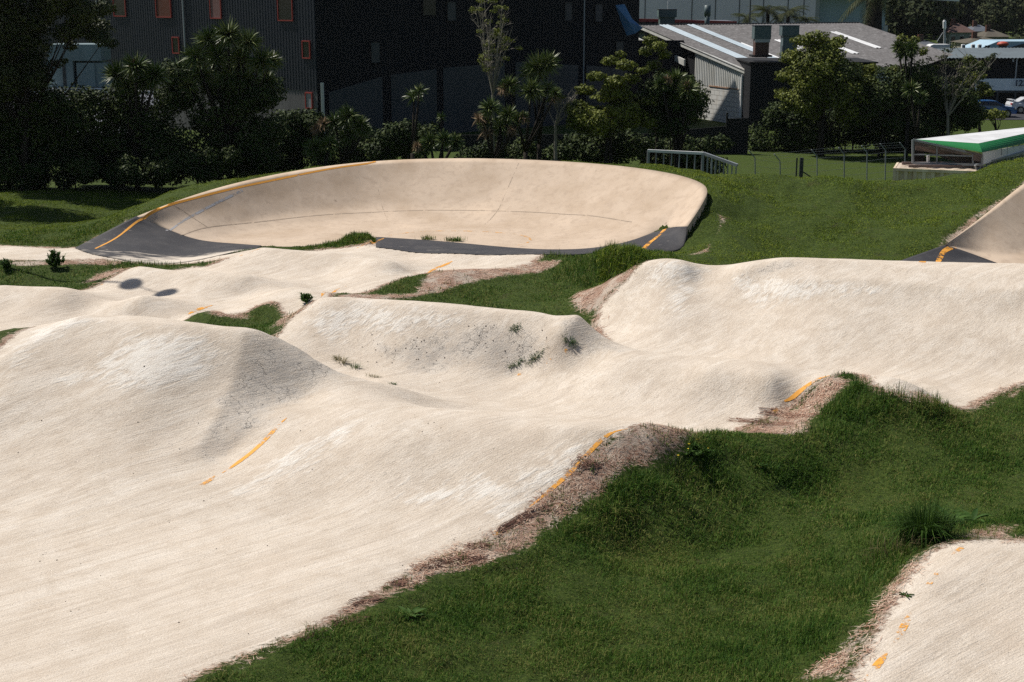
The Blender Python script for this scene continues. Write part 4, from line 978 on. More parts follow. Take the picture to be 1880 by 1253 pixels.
# bare twiggy tree
def twig_tree(px, Y, x0, x1, ytop, ybot, nb, label, leafmat, nleaf, bark='palebark', spread=1.0, lean=0, name='bare_tree'):
    x = atY(px, 300, Y)[0]; base = (x, Y, gz(x, Y)); root = empty(name, base); tag(root, label, 'tree'); m = MB(); ends = []
    start = Vector(atY(px, ybot, Y))
    m.tube([Vector(base) + Vector((0, 0, -.3)), start], [.12, .09], 7)
    for i in range(nb):
        e = Vector(atY(random.uniform(x0, x1) + lean, random.uniform(ytop, (ytop + ybot) / 2), Y + random.uniform(-1.2, 1.2)))
        mm = start.lerp(e, .5) + Vector((random.uniform(-.25, .25), random.uniform(-.2, .2), random.uniform(-.2, .2)))
        m.tube([start, mm, e], [.05, .032, .012], 5)
        for k in range(7):
            s_ = mm.lerp(e, random.uniform(-.3, .95)); t = s_ + Vector((random.uniform(-.7, .7), random.uniform(-.5, .5), random.uniform(.05, .8))) * spread
            m.tube([s_, s_.lerp(t, .5) + Vector((random.uniform(-.08, .08),) * 3), t], [.018, .013, .007], 4); ends.append(t)
            for j in range(2):
                u = s_.lerp(t, random.uniform(.4, .9)); v = u + Vector((random.uniform(-.3, .3), random.uniform(-.3, .3), random.uniform(0, .35))) * spread; m.tube([u, v], [.009, .004], 3); ends.append(v)
    m.build('trunk', MAT[bark], root)
    random.shuffle(ends); bl = [(e.x, e.y, e.z, .26, .26, .12) for e in ends[:nleaf]]
    V, F, r = leafcloud(bl, nleaf * 55, .11, .8); np_obj('crown', V, F, r, MAT[leafmat], root, base); return root
twig_tree(905, 81, 862, 955, -10, 175, 17, 'sparse half bare tree with grey twigs and few leaves before the dark wall', 'lime_leaf', 42)
twig_tree(1020, 79, 1000, 1060, 150, 230, 6, 'small bare grey shrub beside the cabbage trees', 'lime_leaf', 4, name='bare_shrub')
# right of centre
ft('leafy_tree', 1110, 79, [(1120,112,16,8),(1150,120,18,9),(1095,140,18,9),(1130,150,20,10),(1160,145,16,9),(1075,165,18,9),(1110,178,22,10),(1145,175,20,10),(1165,200,20,10),(1060,195,20,10),(1090,205,22,11),(1130,205,22,11),(1155,225,20,10),(1075,228,20,11),(1110,235,22,11),(1190,185,18,9),(1180,130,12,6),(1140,100,10,6),(1190,225,18,9),(1055,220,14,10),(1100,225,34,26),(1150,210,34,26),(1070,215,30,24),(1130,170,26,18)], 30000, .15, 'lime_leaf', 'layered yellow green shrub tree at the right end of the dark building', trunks=2, asp=.8)
ft('shrub', 1240, 80, fill(1185, 1285, 150, 245, 24, 32, 20), 18000, .15, 'dark_leaf', 'dark shrub before the white block wall', cat='shrub', trunks=2, rt=.06)
cabbage(1245, 79, [(1240,150,28),(1262,165,26),(1225,175,26),(1250,190,26),(1275,180,18),(1215,155,20)], 'cabbage tree beside the white block wall', dry=[(1225,148,12),(1262,158,12)])
ft('leafy_tree', 1205, 84, [(1195,75,14,9),(1210,85,14,9),(1185,95,12,8),(1220,100,12,8),(1200,120,14,9),(1215,135,12,9)], 2600, .14, 'lime_leaf', 'thin light green tree against the grey shed roof')
ft('leafy_tree', 1510, 97, [(1475,75,24,11),(1500,68,22,10),(1520,85,24,11),(1455,105,24,12),(1490,105,26,12),(1530,115,28,13),(1560,125,26,12),(1445,140,22,11),(1480,140,28,13),(1520,148,28,13),(1560,155,28,13),(1440,172,18,10),(1475,175,26,12),(1515,180,28,12),(1555,180,26,12),(1590,150,22,12),(1450,195,18,9),(1490,205,22,10),(1590,180,22,12),(1540,75,16,9),(1600,128,16,10),(1500,130,50,44),(1480,180,40,34),(1550,170,46,40),(1510,100,34,26),(1570,210,34,24)],
   40000, .17, 'lime_leaf', 'large rounded yellow green tree before the shed roof', trunks=2, rt=.18, asp=.8)
ft('shrub', 1610, 96, fill(1550, 1700, 125, 235, 24, 34, 30, 'box'), 26000, .17, 'dark_leaf', 'dark green shrub mass right of the large yellow green tree', cat='shrub', trunks=3, rt=.08)
cabbage(1662, 95, [(1662,98,24),(1650,88,18),(1675,90,18)], 'cabbage tree with a bright green top beside the teal roof', group='cabbage trees by the teal roof')
cabbage(1680, 93.5, [(1672,165,22),(1690,180,18)], 'lower cabbage tree below the bright topped one', group='cabbage trees by the teal roof')
ft('shrub', 1690, 96, [(1665,78,12,8),(1655,70,10,7),(1680,74,10,7),(1695,95,10,8),(1640,130,16,10),(1650,150,16,10)], 2200, .14, 'lime_leaf', 'bright lime shrub crown showing above the dark shrubs', cat='shrub')
twig_tree(1740, 95, 1705, 1830, 95, 215, 13, 'leaning pale stemmed scrub tree before the numbered building', 'conifer', 60, lean=10, name='scrub_tree')
ft('shrub', 1720, 97, fill(1680, 1800, 150, 225, 20, 30, 24, 'box'), 18000, .17, 'dark_leaf', 'dark scrub under the leaning pale stems', cat='shrub', trunks=3, rt=.06)
ft('shrub', 1800, 99, [(1775,150,14,9),(1795,140,14,9),(1805,160,14,9),(1790,175,14,9),(1815,170,10,8),(1780,110,12,9),(1795,120,10,8),(1770,130,12,9)], 4000, .14, 'lime_leaf', 'yellow green shrub partly covering the white sign band', cat='shrub')
ft('shrub', 1830, 106, fill(1800, 1850, 208, 222, 10, 14, 6), 1800, .15, 'lime_leaf', 'low sunlit shrub beside the blue car', cat='shrub')
ft('shrub', 130, 73.4, fill(-50, 300, 300, 335, 18, 24, 40, 'box'), 30000, .16, 'dark_leaf', 'low dark undergrowth along the foot of the left hand shrubs', cat='shrub', trunks=4, rt=.04)
ft('shrub', 360, 74.5, fill(290, 440, 285, 322, 18, 24, 22, 'box'), 15000, .16, 'dark_leaf', 'low dark undergrowth in front of the tallest cabbage tree', cat='shrub', trunks=3, rt=.04)
for i, (a, b, t_, lab) in enumerate(((690, 800, 236, 'low dark hedge shrub behind the left part of the rim'), (850, 1010, 262, 'low dark shrub behind the middle of the rim'), (1010, 1190, 245, 'low dark shrub behind the rim beside the steel frame'), (500, 580, 215, 'dark shrub at the corner of the metal clad wall'), (560, 700, 252, 'dark shrub under the bright leaning cabbage tree'), (395, 545, 262, 'low dark shrub filling in below the corner of the metal clad wall'), (1170, 1340, 258, 'low black green shrub under the white block wall'))):
    ft('shrub', (a + b) / 2, 82 + i * .5, fill(a, b, t_, t_ + 50, 20, 30, 22, 'box'), 15000, .17, 'dark_leaf', lab, cat='shrub', trunks=2, rt=.05)
ft('shrub', 1560, 100, fill(1382, 1725, 205, 266, 24, 32, 60, 'box'), 46000, .18, 'dark_leaf', 'long low dark hedge along the far side of the lawn', cat='hedge', trunks=3, rt=.05)
# palms
def palm(px, py, Y, Rp, nf, label, trunkw=.2, group='palms before the pale warehouse'):
    c_ = Vector(atY(px, py, Y)); g = gz(c_.x, Y); root = empty('palm_tree', (c_.x, Y, g)); tag(root, label, 'palm', group)
    V, F, r = [], [], []; R_ = Rp * Y / FPX; k0 = 0
    for i in range(nf):
        a = i * 2.4; el = random.uniform(-.1, 1.2); P = []
        for t in np.linspace(0, 1, 9):
            rr = R_ * t * math.cos(el * (1 - t)); hz = R_ * (math.sin(el) * t - .75 * t * t * (1.1 - .3 * math.sin(el)))
            P.append(np.array([c_.x + math.cos(a) * rr, c_.y + math.sin(a) * rr, c_.z + hz]))
        for j in range(8):
            d = P[j + 1] - P[j]; sd_ = np.array([-math.sin(a), math.cos(a), 0.]); L = R_ * .28 * math.sin(math.pi * (.15 + .8 * j / 8))
            for q in range(3):
                p = P[j] + d * q / 3
                for s_ in (-1, 1):
                    tip = p + sd_ * s_ * L * .9 + d * .6 + np.array([0, 0, -.45 * L]); wv = d * .22
                    V += [p, p + wv, tip]; F.append((k0, k0 + 1, k0 + 2)); k0 += 3; r += [random.random()] * 3
    np_obj('crown', np.array(V), np.array(F), np.array(r), MAT['palm'], root, (c_.x, Y, g))
    m = MB(); m.tube([(c_.x, Y, g - .2), (c_.x + .1, Y, (g + c_.z) / 2), (c_.x, Y, c_.z + .1)], [trunkw * 1.2, trunkw, trunkw * .9], 8); m.build('trunk', MAT['bark'], root, True); return root
palm(1372, 34, 150, 30, 22, 'small brownish palm, leftmost of the row before the warehouse')
palm(1410, 22, 152, 36, 26, 'left one of the two tall palms before the warehouse')
palm(1447, 24, 151, 38, 26, 'right one of the two tall palms before the warehouse')
palm(1480, 38, 153, 28, 22, 'low palm at the right end of the row before the warehouse')
palm(1606, -12, 150, 62, 30, 'huge thick trunked palm before the blue warehouse', .9, 'palms by the blue warehouse')
# wooded hillside
hp = []
for k in range(3):
    bl = [(random.uniform(-2.6, 2.6), random.uniform(-2.6, 2.6), random.uniform(2.2, 7), random.uniform(1.4, 2.4), random.uniform(1.4, 2.4), random.uniform(1.2, 2.0)) for _ in range(11)]
    root = empty('hillside_tree', (0, 0, 0)); V, F, r = leafcloud(bl, 2600, .6, .9); np_obj('crown', V, F, r, MAT[('hillleaf', 'conifer', 'hillleaf')[k]], root, (0, 0, 0))
    m = MB(); m.tube([(0, 0, -.5), (.1, 0, 2), (0, 0, 5)], [.35, .28, .1], 7); m.build('trunk', MAT['bark'], root, True); hp.append(root)
used = set(); cnt = 0
def copy_tree(src, loc, sc=1.0, rz=0.0):
    c_ = src.copy(); COL.objects.link(c_); c_.location = loc; c_.scale = (sc, sc, sc * random.uniform(.85, 1.2)); c_.rotation_euler = (0, 0, rz)
    for ch in src.children:
        d = ch.copy(); COL.objects.link(d); d.parent = c_
    return c_
for i in range(200):
    Yh = 215 + 470 * (i / 199) ** 1.1; px = random.uniform(1590, 1960); X = (px - 940) / FPX * Yh * 1.0
    if 1680 < px < 1880 and Yh < 268: continue
    if Yh < 300 and px > 1700 and i % 3: continue
    k = i % 3; loc = (X, Yh, gz(X, Yh) - .2)
    if k not in used: o = hp[k]; used.add(k); o.location = loc; o.scale = (1.2,) * 3
    else: o = copy_tree(hp[k], loc, random.uniform(.8, 1.35) * (1 + max(0, Yh - 300) / 350), random.uniform(0, 6))
    tag(o, 'dark green tree on the wooded hillside beyond the warehouses', 'tree', 'trees on the far hillside')
# ------------------------------------------------------------------ buildings
def corr_mat(name, colr, dirt, pitch=None, rough=.5, spec=.4, sc=.6):
    N = NT(name); P = N.pos(obj=False)
    a = N.noise(N.mapping(P, (1, 1, .25)), sc, 5, .65); g = N.noise(P, 8, 3, .6)
    c1 = N.mix(N.mapr(a, .42, .68, 0, .8), colr, dirt); c1 = N.mix(N.mapr(g, .55, .75, 0, .3), c1, tuple(x * .6 for x in colr))
    return N.fin(c1, rough, None, spec)
MAT['navy'] = corr_mat('dark_navy_cladding', (.010, .015, .026), (.016, .020, .028), rough=.55)
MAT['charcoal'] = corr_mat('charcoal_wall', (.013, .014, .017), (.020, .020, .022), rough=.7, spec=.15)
MAT['greyconc'] = corr_mat('grey_render', (.17, .165, .165), (.10, .10, .10), rough=.85, spec=.1)
MAT['redframe'] = NT('red_frame').fin((.30, .045, .035), .5)
MAT['glass'] = NT('dark_glass').fin((.012, .014, .018), .12, None, .5)
MAT['blind'] = corr_mat('brown_blind', (.16, .07, .05), (.09, .045, .035), rough=.8, spec=.1)
MAT['blindpale'] = corr_mat('pink_blind', (.26, .15, .14), (.18, .10, .09), rough=.8, spec=.1)
MAT['palegrey'] = corr_mat('pale_grey_metal', (.40, .42, .43), (.28, .29, .30))
MAT['steel'] = corr_mat('galvanised_steel', (.26, .28, .30), (.15, .16, .17), rough=.45, spec=.5)
MAT['bluegrey'] = corr_mat('blue_grey_panel', (.030, .038, .048), (.022, .028, .034))
MAT['palehut'] = corr_mat('pale_blue_green_panel', (.20, .27, .29), (.14, .19, .20))
MAT['white'] = corr_mat('white_paint', (.72, .73, .74), (.52, .52, .52))
MAT['whitewall'] = corr_mat('off_white_paint', (.62, .63, .61), (.42, .41, .37), sc=1.2)
MAT['tarp'] = corr_mat('blue_tarpaulin', (.08, .20, .36), (.05, .13, .26), rough=.5)
MAT['teal'] = corr_mat('teal_grey_metal', (.085, .125, .135), (.06, .085, .09))
MAT['darkbox'] = corr_mat('dark_grey_metal', (.045, .052, .058), (.03, .033, .036))
MAT['rustbrown'] = corr_mat('rusty_brown', (.10, .045, .032), (.055, .03, .024))
MAT['lilac'] = corr_mat('lilac_grey_panel', (.78, .72, .75), (.68, .63, .66), sc=.15)
MAT['bluewall'] = corr_mat('blue_grey_wall', (.30, .40, .46), (.24, .33, .38), sc=.15)
MAT['redtrim'] = NT('red_trim').fin((.32, .05, .045), .6)
MAT['black'] = NT('matt_black').fin((.012, .012, .013), .8)
MAT['tealroof'] = corr_mat('teal_grey_roof', (.10, .125, .14), (.075, .09, .10))
MAT['band'] = corr_mat('pale_blue_band', (.70, .80, .84), (.62, .72, .76))
MAT['letter'] = NT('navy_lettering').fin((.02, .035, .07), .6)
def oldroof():
    N = NT('weathered_fibre_roof'); P = N.pos(); a = N.noise(P, 2.2, 6, .75); b = N.noise(P, .4, 3, .6)
    c1 = N.ramp(a, [(.3, (.09, .087, .088)), (.55, (.165, .16, .162)), (.75, (.28, .275, .28))]); c1 = N.mix(N.mapr(b, .5, .7, 0, .4), c1, (.12, .112, .112))
    return N.fin(c1, .95, None, .05)
MAT['oldroof'] = oldroof()
def blockmat():
    N = NT('painted_blockwork'); br = N.n('ShaderNodeTexBrick'); br.inputs['Scale'].default_value = 1.0
    br.inputs['Brick Width'].default_value = .8; br.inputs['Row Height'].default_value = .4; br.inputs['Mortar Size'].default_value = .025
    br.inputs['Color1'].default_value = (.62, .61, .58, 1); br.inputs['Color2'].default_value = (.56, .56, .54, 1); br.inputs['Mortar'].default_value = (.30, .30, .29, 1)
    tc = N.n('ShaderNodeTexCoord'); N.l(tc.outputs['UV'], br.inputs['Vector'])
    P = N.pos(); a = N.noise(N.mapping(P, (1, 1, .3)), 1.4, 5, .7)
    return N.fin(N.mix(N.mapr(a, .5, .75, 0, .6), br.outputs['Color'], (.36, .30, .22)), .85, None, .1)
MAT['block'] = blockmat()
class Facade:
    """a vertical wall plane from A=(x,y) to B; n = outward normal (towards the viewer)"""
    def __init__(s, A, B):
        s.A = np.array(A, float); s.B = np.array(B, float); s.L = float(np.linalg.norm(s.B - s.A)); s.d = (s.B - s.A) / s.L
        s.n = np.array([s.d[1], -s.d[0]])
        if s.n @ (-(s.A + s.B) / 2) < 0: s.n = -s.n
    def uz(s, px, py):
        d = ray(px, py); t = (s.A @ s.n) / (d[:2] @ s.n); p = d * t
        return float((p[:2] - s.A) @ s.d), float(CAMH + p[2])
    def P(s, u, z, o=0.0): q = s.A + s.d * u + s.n * o; return (float(q[0]), float(q[1]), z)
    def box(s, mb, u0, u1, z0, z1, o0, o1):
        V = [s.P(u, z, o) for z in (z0, z1) for (u, o) in ((u0, o0), (u1, o0), (u1, o1), (u0, o1))]
        return mb.add(V, [(0,3,2,1),(4,5,6,7),(0,1,5,4),(1,2,6,5),(2,3,7,6),(3,0,4,7)])
    def corr(s, mb, u0, u1, z0, z1, pitch=.3, dep=.04, o=0.0, z0b=None, z1b=None):
        n = max(2, int((u1 - u0) / pitch)); V = []; F = []
        for i in range(n + 1):
            for q, (f, oo) in enumerate(((0, 0), (.35, 0), (.5, dep), (.85, dep))):
                u = u0 + (i + f) * (u1 - u0) / n
                if u > u1 + 1e-6: break
                t = (u - u0) / (u1 - u0); a = z0 + ((z0b if z0b is not None else z0) - z0) * t; b = z1 + ((z1b if z1b is not None else z1) - z1) * t
                V += [s.P(u, a, o + oo), s.P(u, b, o + oo)]
        for i in range(len(V) // 2 - 1): F.append((2*i, 2*i+2, 2*i+3, 2*i+1))
        return mb.add(V, F)
    def window(s, root, px0, py0, px1, py1, frame, pane, t=.08, name='window'):
        u0, z1_ = s.uz(px0, py0); u1, _ = s.uz(px1, py1); _, z0 = s.uz((px0 + px1) / 2, py1); z1_ = s.uz((px0 + px1) / 2, py0)[1]
        if u0 > u1: u0, u1 = u1, u0
        m = MB(); s.box(m, u0, u1, z0, z1_, -.1, .07); w_ = m.build(name, MAT[pane], root)
        f = MB(); e = .12
        s.box(f, u0 - t, u0, z0 - t, z1_ + t, -.05, e); s.box(f, u1, u1 + t, z0 - t, z1_ + t, -.05, e)
        s.box(f, u0, u1, z0 - t, z0, -.05, e); s.box(f, u0, u1, z1_, z1_ + t, -.05, e)
        fr = f.build('frame', MAT[frame], None); fr.parent = w_; fr.matrix_parent_inverse = Matrix.Translation(root.location).inverted() if False else Matrix()
        return w_
def part(mb, name, mat, root, **k):
    """place a mesh built in world coordinates under an Empty that has no rotation"""
    o = mb.build(name, mat, None, **k); o.parent = root; o.matrix_parent_inverse = Matrix.Translation(root.location).inverted(); return o
K = (-14.2, 105.0); LB = (-64.0, 148.1); RBx = (10.9, 125.0)
# --- left block
fa = Facade(LB, K); r1 = empty('clad_building', (-25, 112, -1)); tag(r1, 'dark navy metal clad building with red framed windows', 'building')
m = MB(); fa.corr(m, 0, fa.L, fa.uz(552, 166)[1], 15, .32, .028); V0 = [fa.P(0, 15, 0), fa.P(fa.L, 15, 0), fa.P(fa.L, 15, -14), fa.P(0, 15, -14)]; V1 = [(a, b, -1.2) for a, b, _ in V0]
m.add(V0, [(0, 1, 2, 3)]); m.add([V0[1], V0[2], V1[2], V1[1]], [(0, 1, 2, 3)]); m.add([V0[0], V0[3], V1[3], V1[0]], [(0, 1, 2, 3)]); part(m, 'cladding', MAT['navy'], r1)
m = MB(); zb = fa.uz(552, 166)[1]; fa.box(m, 0, fa.L - .02, -1.2, zb, -.3, -.02); part(m, 'base_wall', MAT['greyconc'], r1)
for q in ((285,-45,315,31,'redframe','blind'), (385,-45,407,33,'redframe','blindpale'), (510,-45,538,37,'redframe','glass'), (318,70,330,97,'redframe','glass'), (557,77,570,106,'redframe','glass'), (207,-45,232,29,'redframe','glass'), (130,-40,155,28,'redframe','blind'), (563,172,574,198,'redframe','steel')):
    u0, za = fa.uz(q[0], q[1]); w_ = fa.window(r1, *q[:4], q[4], q[5]); w_.matrix_parent_inverse = Matrix.Translation(r1.location).inverted()
m = MB(); u, _ = fa.uz(340, 50); m.tube([fa.P(u, fa.uz(340, 96)[1], .12), fa.P(u, 14, .12)], .07, 8); part(m, 'downpipe', MAT['palegrey'], r1)
m = MB(); u, _ = fa.uz(182, 50); m.tube([fa.P(u, fa.uz(182, 120)[1], .12), fa.P(u, 14, .12)], .07, 8); part(m, 'downpipe', MAT['palegrey'], r1)
# --- right block
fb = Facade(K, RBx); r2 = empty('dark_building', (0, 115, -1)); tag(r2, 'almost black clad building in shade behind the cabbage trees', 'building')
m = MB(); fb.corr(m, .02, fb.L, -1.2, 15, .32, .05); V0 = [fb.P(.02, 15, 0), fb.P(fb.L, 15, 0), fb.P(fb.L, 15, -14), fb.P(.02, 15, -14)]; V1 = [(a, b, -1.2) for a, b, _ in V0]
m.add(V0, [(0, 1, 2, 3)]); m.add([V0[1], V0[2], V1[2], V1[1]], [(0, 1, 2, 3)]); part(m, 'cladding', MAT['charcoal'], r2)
for q in ((820,4,837,38,'black','darkbox'), (680,78,697,115,'black','darkbox'), (1036,5,1049,38,'black','blindpale2'), (1092,8,1105,40,'black','blindpale2'), (1130,77,1144,97,'black','darkbox'), (775,-30,800,28,'black','glass')):
    if q[5] == 'blindpale2' and 'blindpale2' not in MAT: MAT['blindpale2'] = corr_mat('grey_curtain', (.10, .095, .10), (.07, .07, .07), rough=.9, spec=.05)
    w_ = fb.window(r2, *q[:4], q[4], q[5], .05); w_.matrix_parent_inverse = Matrix.Translation(r2.location).inverted()
for pxa, pxb, ya, yb in ((602, 700, 170, 141), (716, 800, 138, 127), (812, 925, 125, 116), (945, 1060, 114, 120), (1075, 1150, 120, 128)):
    m = MB(); ua, za = fb.uz(pxa, ya); ub, zb2 = fb.uz(pxb, yb)
    m.prism([fb.P(ua, -1.1, .06), fb.P(ub, -1.1, .06), fb.P(ub, zb2, .06), fb.P(ua, za, .06)], (fb.n[0] * .06, fb.n[1] * .06, 0)); part(m, 'wall_panel', MAT['bluegrey'], r2)
m = MB(); u, _ = fb.uz(1070, 60); m.tube([fb.P(u, fb.uz(1068, 160)[1], .15), fb.P(u, 14, .15)], .06, 8); part(m, 'downpipe', MAT['steel'], r2)
m = MB(); c_ = fb.P(.25, 0, .3); ztop = atY(597, 152, 105)[2]; m.tube([(c_[0], c_[1], -1), (c_[0], c_[1], ztop)], .13, 10); o = m.build('concrete_post', MAT['whitewall']); tag(o, 'short pale concrete post at the inner corner of the dark building', 'post')
m = MB(); m.box((13.0, 128.5, 2.2), (4.4, .3, 6.8)); part(m, 'side_wing', MAT['charcoal'], r2)
# blue tarpaulin slung from the corner
m = MB(); pts = [atY(1130, 10, 122.5), atY(1146, 8, 122.6), atY(1160, 35, 122.2), atY(1180, 52, 121.5), atY(1166, 62, 121.6), atY(1151, 66, 122), atY(1142, 45, 122.3)]
C_ = Vector(np.mean(np.array(pts), axis=0)) + Vector((0, -.35, 0)); V = [tuple(C_)] + pts + [tuple(Vector(p) + Vector((.03, .12, 0))) for p in pts]
m.add(V, [(0, i + 1, (i + 1) % 7 + 1) for i in range(7)] + [(i + 1, i + 8, (i + 1) % 7 + 8, (i + 1) % 7 + 1) for i in range(7)]); o = m.build('tarpaulin', MAT['tarp']); tag(o, 'blue tarpaulin slung between the dark building and the grey shed roof', 'tarpaulin')
# --- pale hut on the lower roof at the left
rh = empty('pale_hut', (-33, 100, 0)); tag(rh, 'pale blue green plant room standing above the lean-to roof', 'hut')
def yb(px0, py0, px1, py1, Y, dep=2.5): a = atY(px0, py1, Y); b = atY(px1, py0, Y); return ((a[0] + b[0]) / 2, Y + dep / 2, (a[2] + b[2]) / 2), (b[0] - a[0], dep, b[2] - a[2])
m = MB(); m.box(*yb(88, 82, 184, 112, 101)); m.box(*yb(88, 112.3, 133, 163, 101)); m.box(*yb(133.3, 112.3, 184, 163, 101.9, 1.5)); part(m, 'wall', MAT['palehut'], rh)
m = MB(); m.box(*yb(117, 112, 119, 162, 100.97, .1)); part(m, 'seam', MAT['darkbox'], rh)
m = MB(); m.box(*yb(143, 116, 173, 160, 101.0, .8)); m.box(*yb(176, 116, 198, 160, 101.1, .8)); part(m, 'cabinet', MAT['palehut'], rh)
m = MB(); m.box(*yb(84, 162.5, 186, 167, 100.5, 1.0)); part(m, 'sill', MAT['white'], rh)
rl = empty('lean_to', (-33, 96, -1)); tag(rl, 'low lean-to with dark ribbed roof and white ridge flashing below the pale hut', 'building')
m = MB(); zt_ = atY(120, 171, 100)[2]; ze = zt_ - 2.0
for i in range(60):
    x0 = -42 + i * .3; m.add([(x0, 100, zt_), (x0 + .22, 100, zt_), (x0 + .22, 92.5, ze), (x0, 92.5, ze)], [(0, 1, 2, 3)]); m.add([(x0 + .22, 100, zt_ + .04), (x0 + .3, 100, zt_ + .04), (x0 + .3, 92.5, ze + .04), (x0 + .22, 92.5, ze + .04)], [(0, 1, 2, 3)])
part(m, 'roof', MAT['darkbox'] if False else corr_mat('slate_roof', (.11, .12, .15), (.08, .09, .11)), rl)
m = MB(); m.box((-33, 100.05, zt_ + .08), (18, .2, .12)); part(m, 'flashing', MAT['white'], rl)
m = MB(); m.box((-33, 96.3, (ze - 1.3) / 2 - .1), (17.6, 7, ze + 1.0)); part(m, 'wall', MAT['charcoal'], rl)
# --- grey shed with weathered roof
ridgeA = np.array([12.2, 135.0]); gd = np.array([.40, -.916]); rdv = np.array([.916, .40]); LR = 24.5; LG = 17.6; zr, ze = 6.7, 3.55
rs = empty('roofed_shed', (22, 128, -1)); tag(rs, 'white walled shed with mossy weathered roof and pale skylight strips', 'shed')
def rp(u, v, dz=0.0): q = ridgeA + rdv * u + gd * v; return (q[0], q[1], zr + (ze - zr) * v / LG + dz)
def roofstrip(u0, u1, v0, v1, mat, name, dz, rib=.33, taper=0.0):
    m = MB(); n = max(1, int((u1 - u0) / rib)); V = []; F = []
    for i in range(2 * n + 1):
        u = u0 + (u1 - u0) * i / (2 * n); h = dz + (.05 if i % 2 else 0); e = v1 - taper * max(0, u - 18)
        V += [rp(u, v0, h), rp(u, e, h)]
    for i in range(2 * n): F.append((2*i, 2*i+2, 2*i+3, 2*i+1))
    m.add(V, F); return part(m, name, mat, rs)
roofstrip(-.3, LR, 0, LG + .3, MAT['oldroof'], 'roof', 0, taper=.6)
for u0, u1, v0, v1, mt in ((1.6, 2.7, 0, 17.5, 'skylight'), (4.6, 5.5, 0, 16.5, 'skylight'), (5.5, 5.75, 8, 14, 'white'), (9.7, 10.8, 7, 8.4, 'white'), (9.7, 10.8, 9.5, 11, 'white'), (14, 14.9, 6, 13, 'white'), (18, 18.9, 4, 11, 'white')):
    if 'skylight' not in MAT: MAT['skylight'] = corr_mat('fogged_skylight', (.46, .54, .60), (.38, .45, .50))
    roofstrip(u0, u1, v0, v1, MAT[mt], 'skylight', .06)
m = MB(); m.prism([rp(-.3, -.1, -.05), rp(LR, -.1, -.05), rp(LR, -.1, .12), rp(-.3, -.1, .12)], (0, .25, 0)); part(m, 'ridge_cap', MAT['darkbox'], rs)
fg = Facade(tuple(ridgeA), tuple(ridgeA + gd * LG)); ub_, zb_ = fg.uz(1300, 158)
m = MB(); ug = fg.uz(1275, 150)[0]; zl = lambda u: zr + (ze - zr) * u / LG - .25
fg.corr(m, ug, LG, zb_, zl(ug), .28, .04, z1b=zl(LG)); part(m, 'gable_cladding', MAT['whitewall'], rs)
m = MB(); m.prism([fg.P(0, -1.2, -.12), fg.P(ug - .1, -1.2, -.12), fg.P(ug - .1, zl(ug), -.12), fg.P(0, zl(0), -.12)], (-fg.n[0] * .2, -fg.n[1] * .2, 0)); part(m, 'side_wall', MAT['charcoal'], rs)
me = bpy.data.meshes.new('block_wall'); uL = LG - .05
Vb = [fg.P(ug, -1.2, .0), fg.P(uL, -1.2, .0), fg.P(uL, zb_ - .03, .0), fg.P(ug, zb_ - .03, .0), fg.P(ug, -1.2, -.3), fg.P(uL, -1.2, -.3), fg.P(uL, zb_ - .03, -.3), fg.P(ug, zb_ - .03, -.3)]
me.from_pydata(Vb, [], [(0, 1, 2, 3), (7, 6, 5, 4), (3, 2, 6, 7), (1, 5, 6, 2), (0, 3, 7, 4)]); uvl = me.uv_layers.new()
for lp in me.loops: v = Vb[lp.vertex_index]; uvl.data[lp.index].uv = (float((np.array(v[:2]) - fg.A) @ fg.d), v[2])
o = link('block_wall', me, MAT['block']); o.parent = rs; o.matrix_parent_inverse = Matrix.Translation(rs.location).inverted()
m = MB(); fg.box(m, ug + 2.5, LG - 1, zb_ - .03, zb_ + .07, .0, .06); part(m, 'rusty_flashing', MAT['rustbrown'] if False else corr_mat('orange_rust', (.32, .18, .11), (.45, .4, .34)), rs)
m = MB(); m.prism([fg.P(-.3, zr - .30, .1), fg.P(LG + .3, ze - .32, .1), fg.P(LG + .3, ze + .02, .1), fg.P(-.3, zr + .04, .1)], (fg.n[0] * .15, fg.n[1] * .15, 0)); part(m, 'barge_board', MAT['whitewall'], rs)
m = MB(); m.prism([fg.P(-1.5, zr - 1.0, .5), fg.P(ug - .8, zl(ug) - 1.3, .5), fg.P(ug - .8, zl(ug) - .75, .5), fg.P(-1.5, zr - .8, .5)], (fg.n[0] * .15, fg.n[1] * .15, 0)); part(m, 'canopy_fascia', MAT['whitewall'], rs)
q0 = ridgeA + gd * LG; fe = Facade(tuple(q0), tuple(q0 + rdv * 15)); m = MB(); fe.box(m, .05, 15, -1.2, ze - .1, -.2, 0); part(m, 'eave_wall', MAT['whitewall'], rs)
m = MB(); fe.box(m, -.2, 2.3, ze - .25, ze - .02, .05, .3); part(m, 'gutter', MAT['darkbox'], rs)
m = MB(); a = fg.P(LG - .45, 0, .12); m.tube([(a[0], a[1], -1.1), (a[0], a[1], 1.3), (a[0] - fg.d[0] * -.0, a[1], 1.45), fg.P(LG - .1, 1.55, .12), fg.P(LG - .1, ze - .4, .12)], .1, 8)
a = fg.P(LG - .05, 0, .3); m.tube([(a[0], a[1], -1.1), (a[0], a[1], ze - .4)], .1, 8); part(m, 'downpipe', MAT['white'], rs)
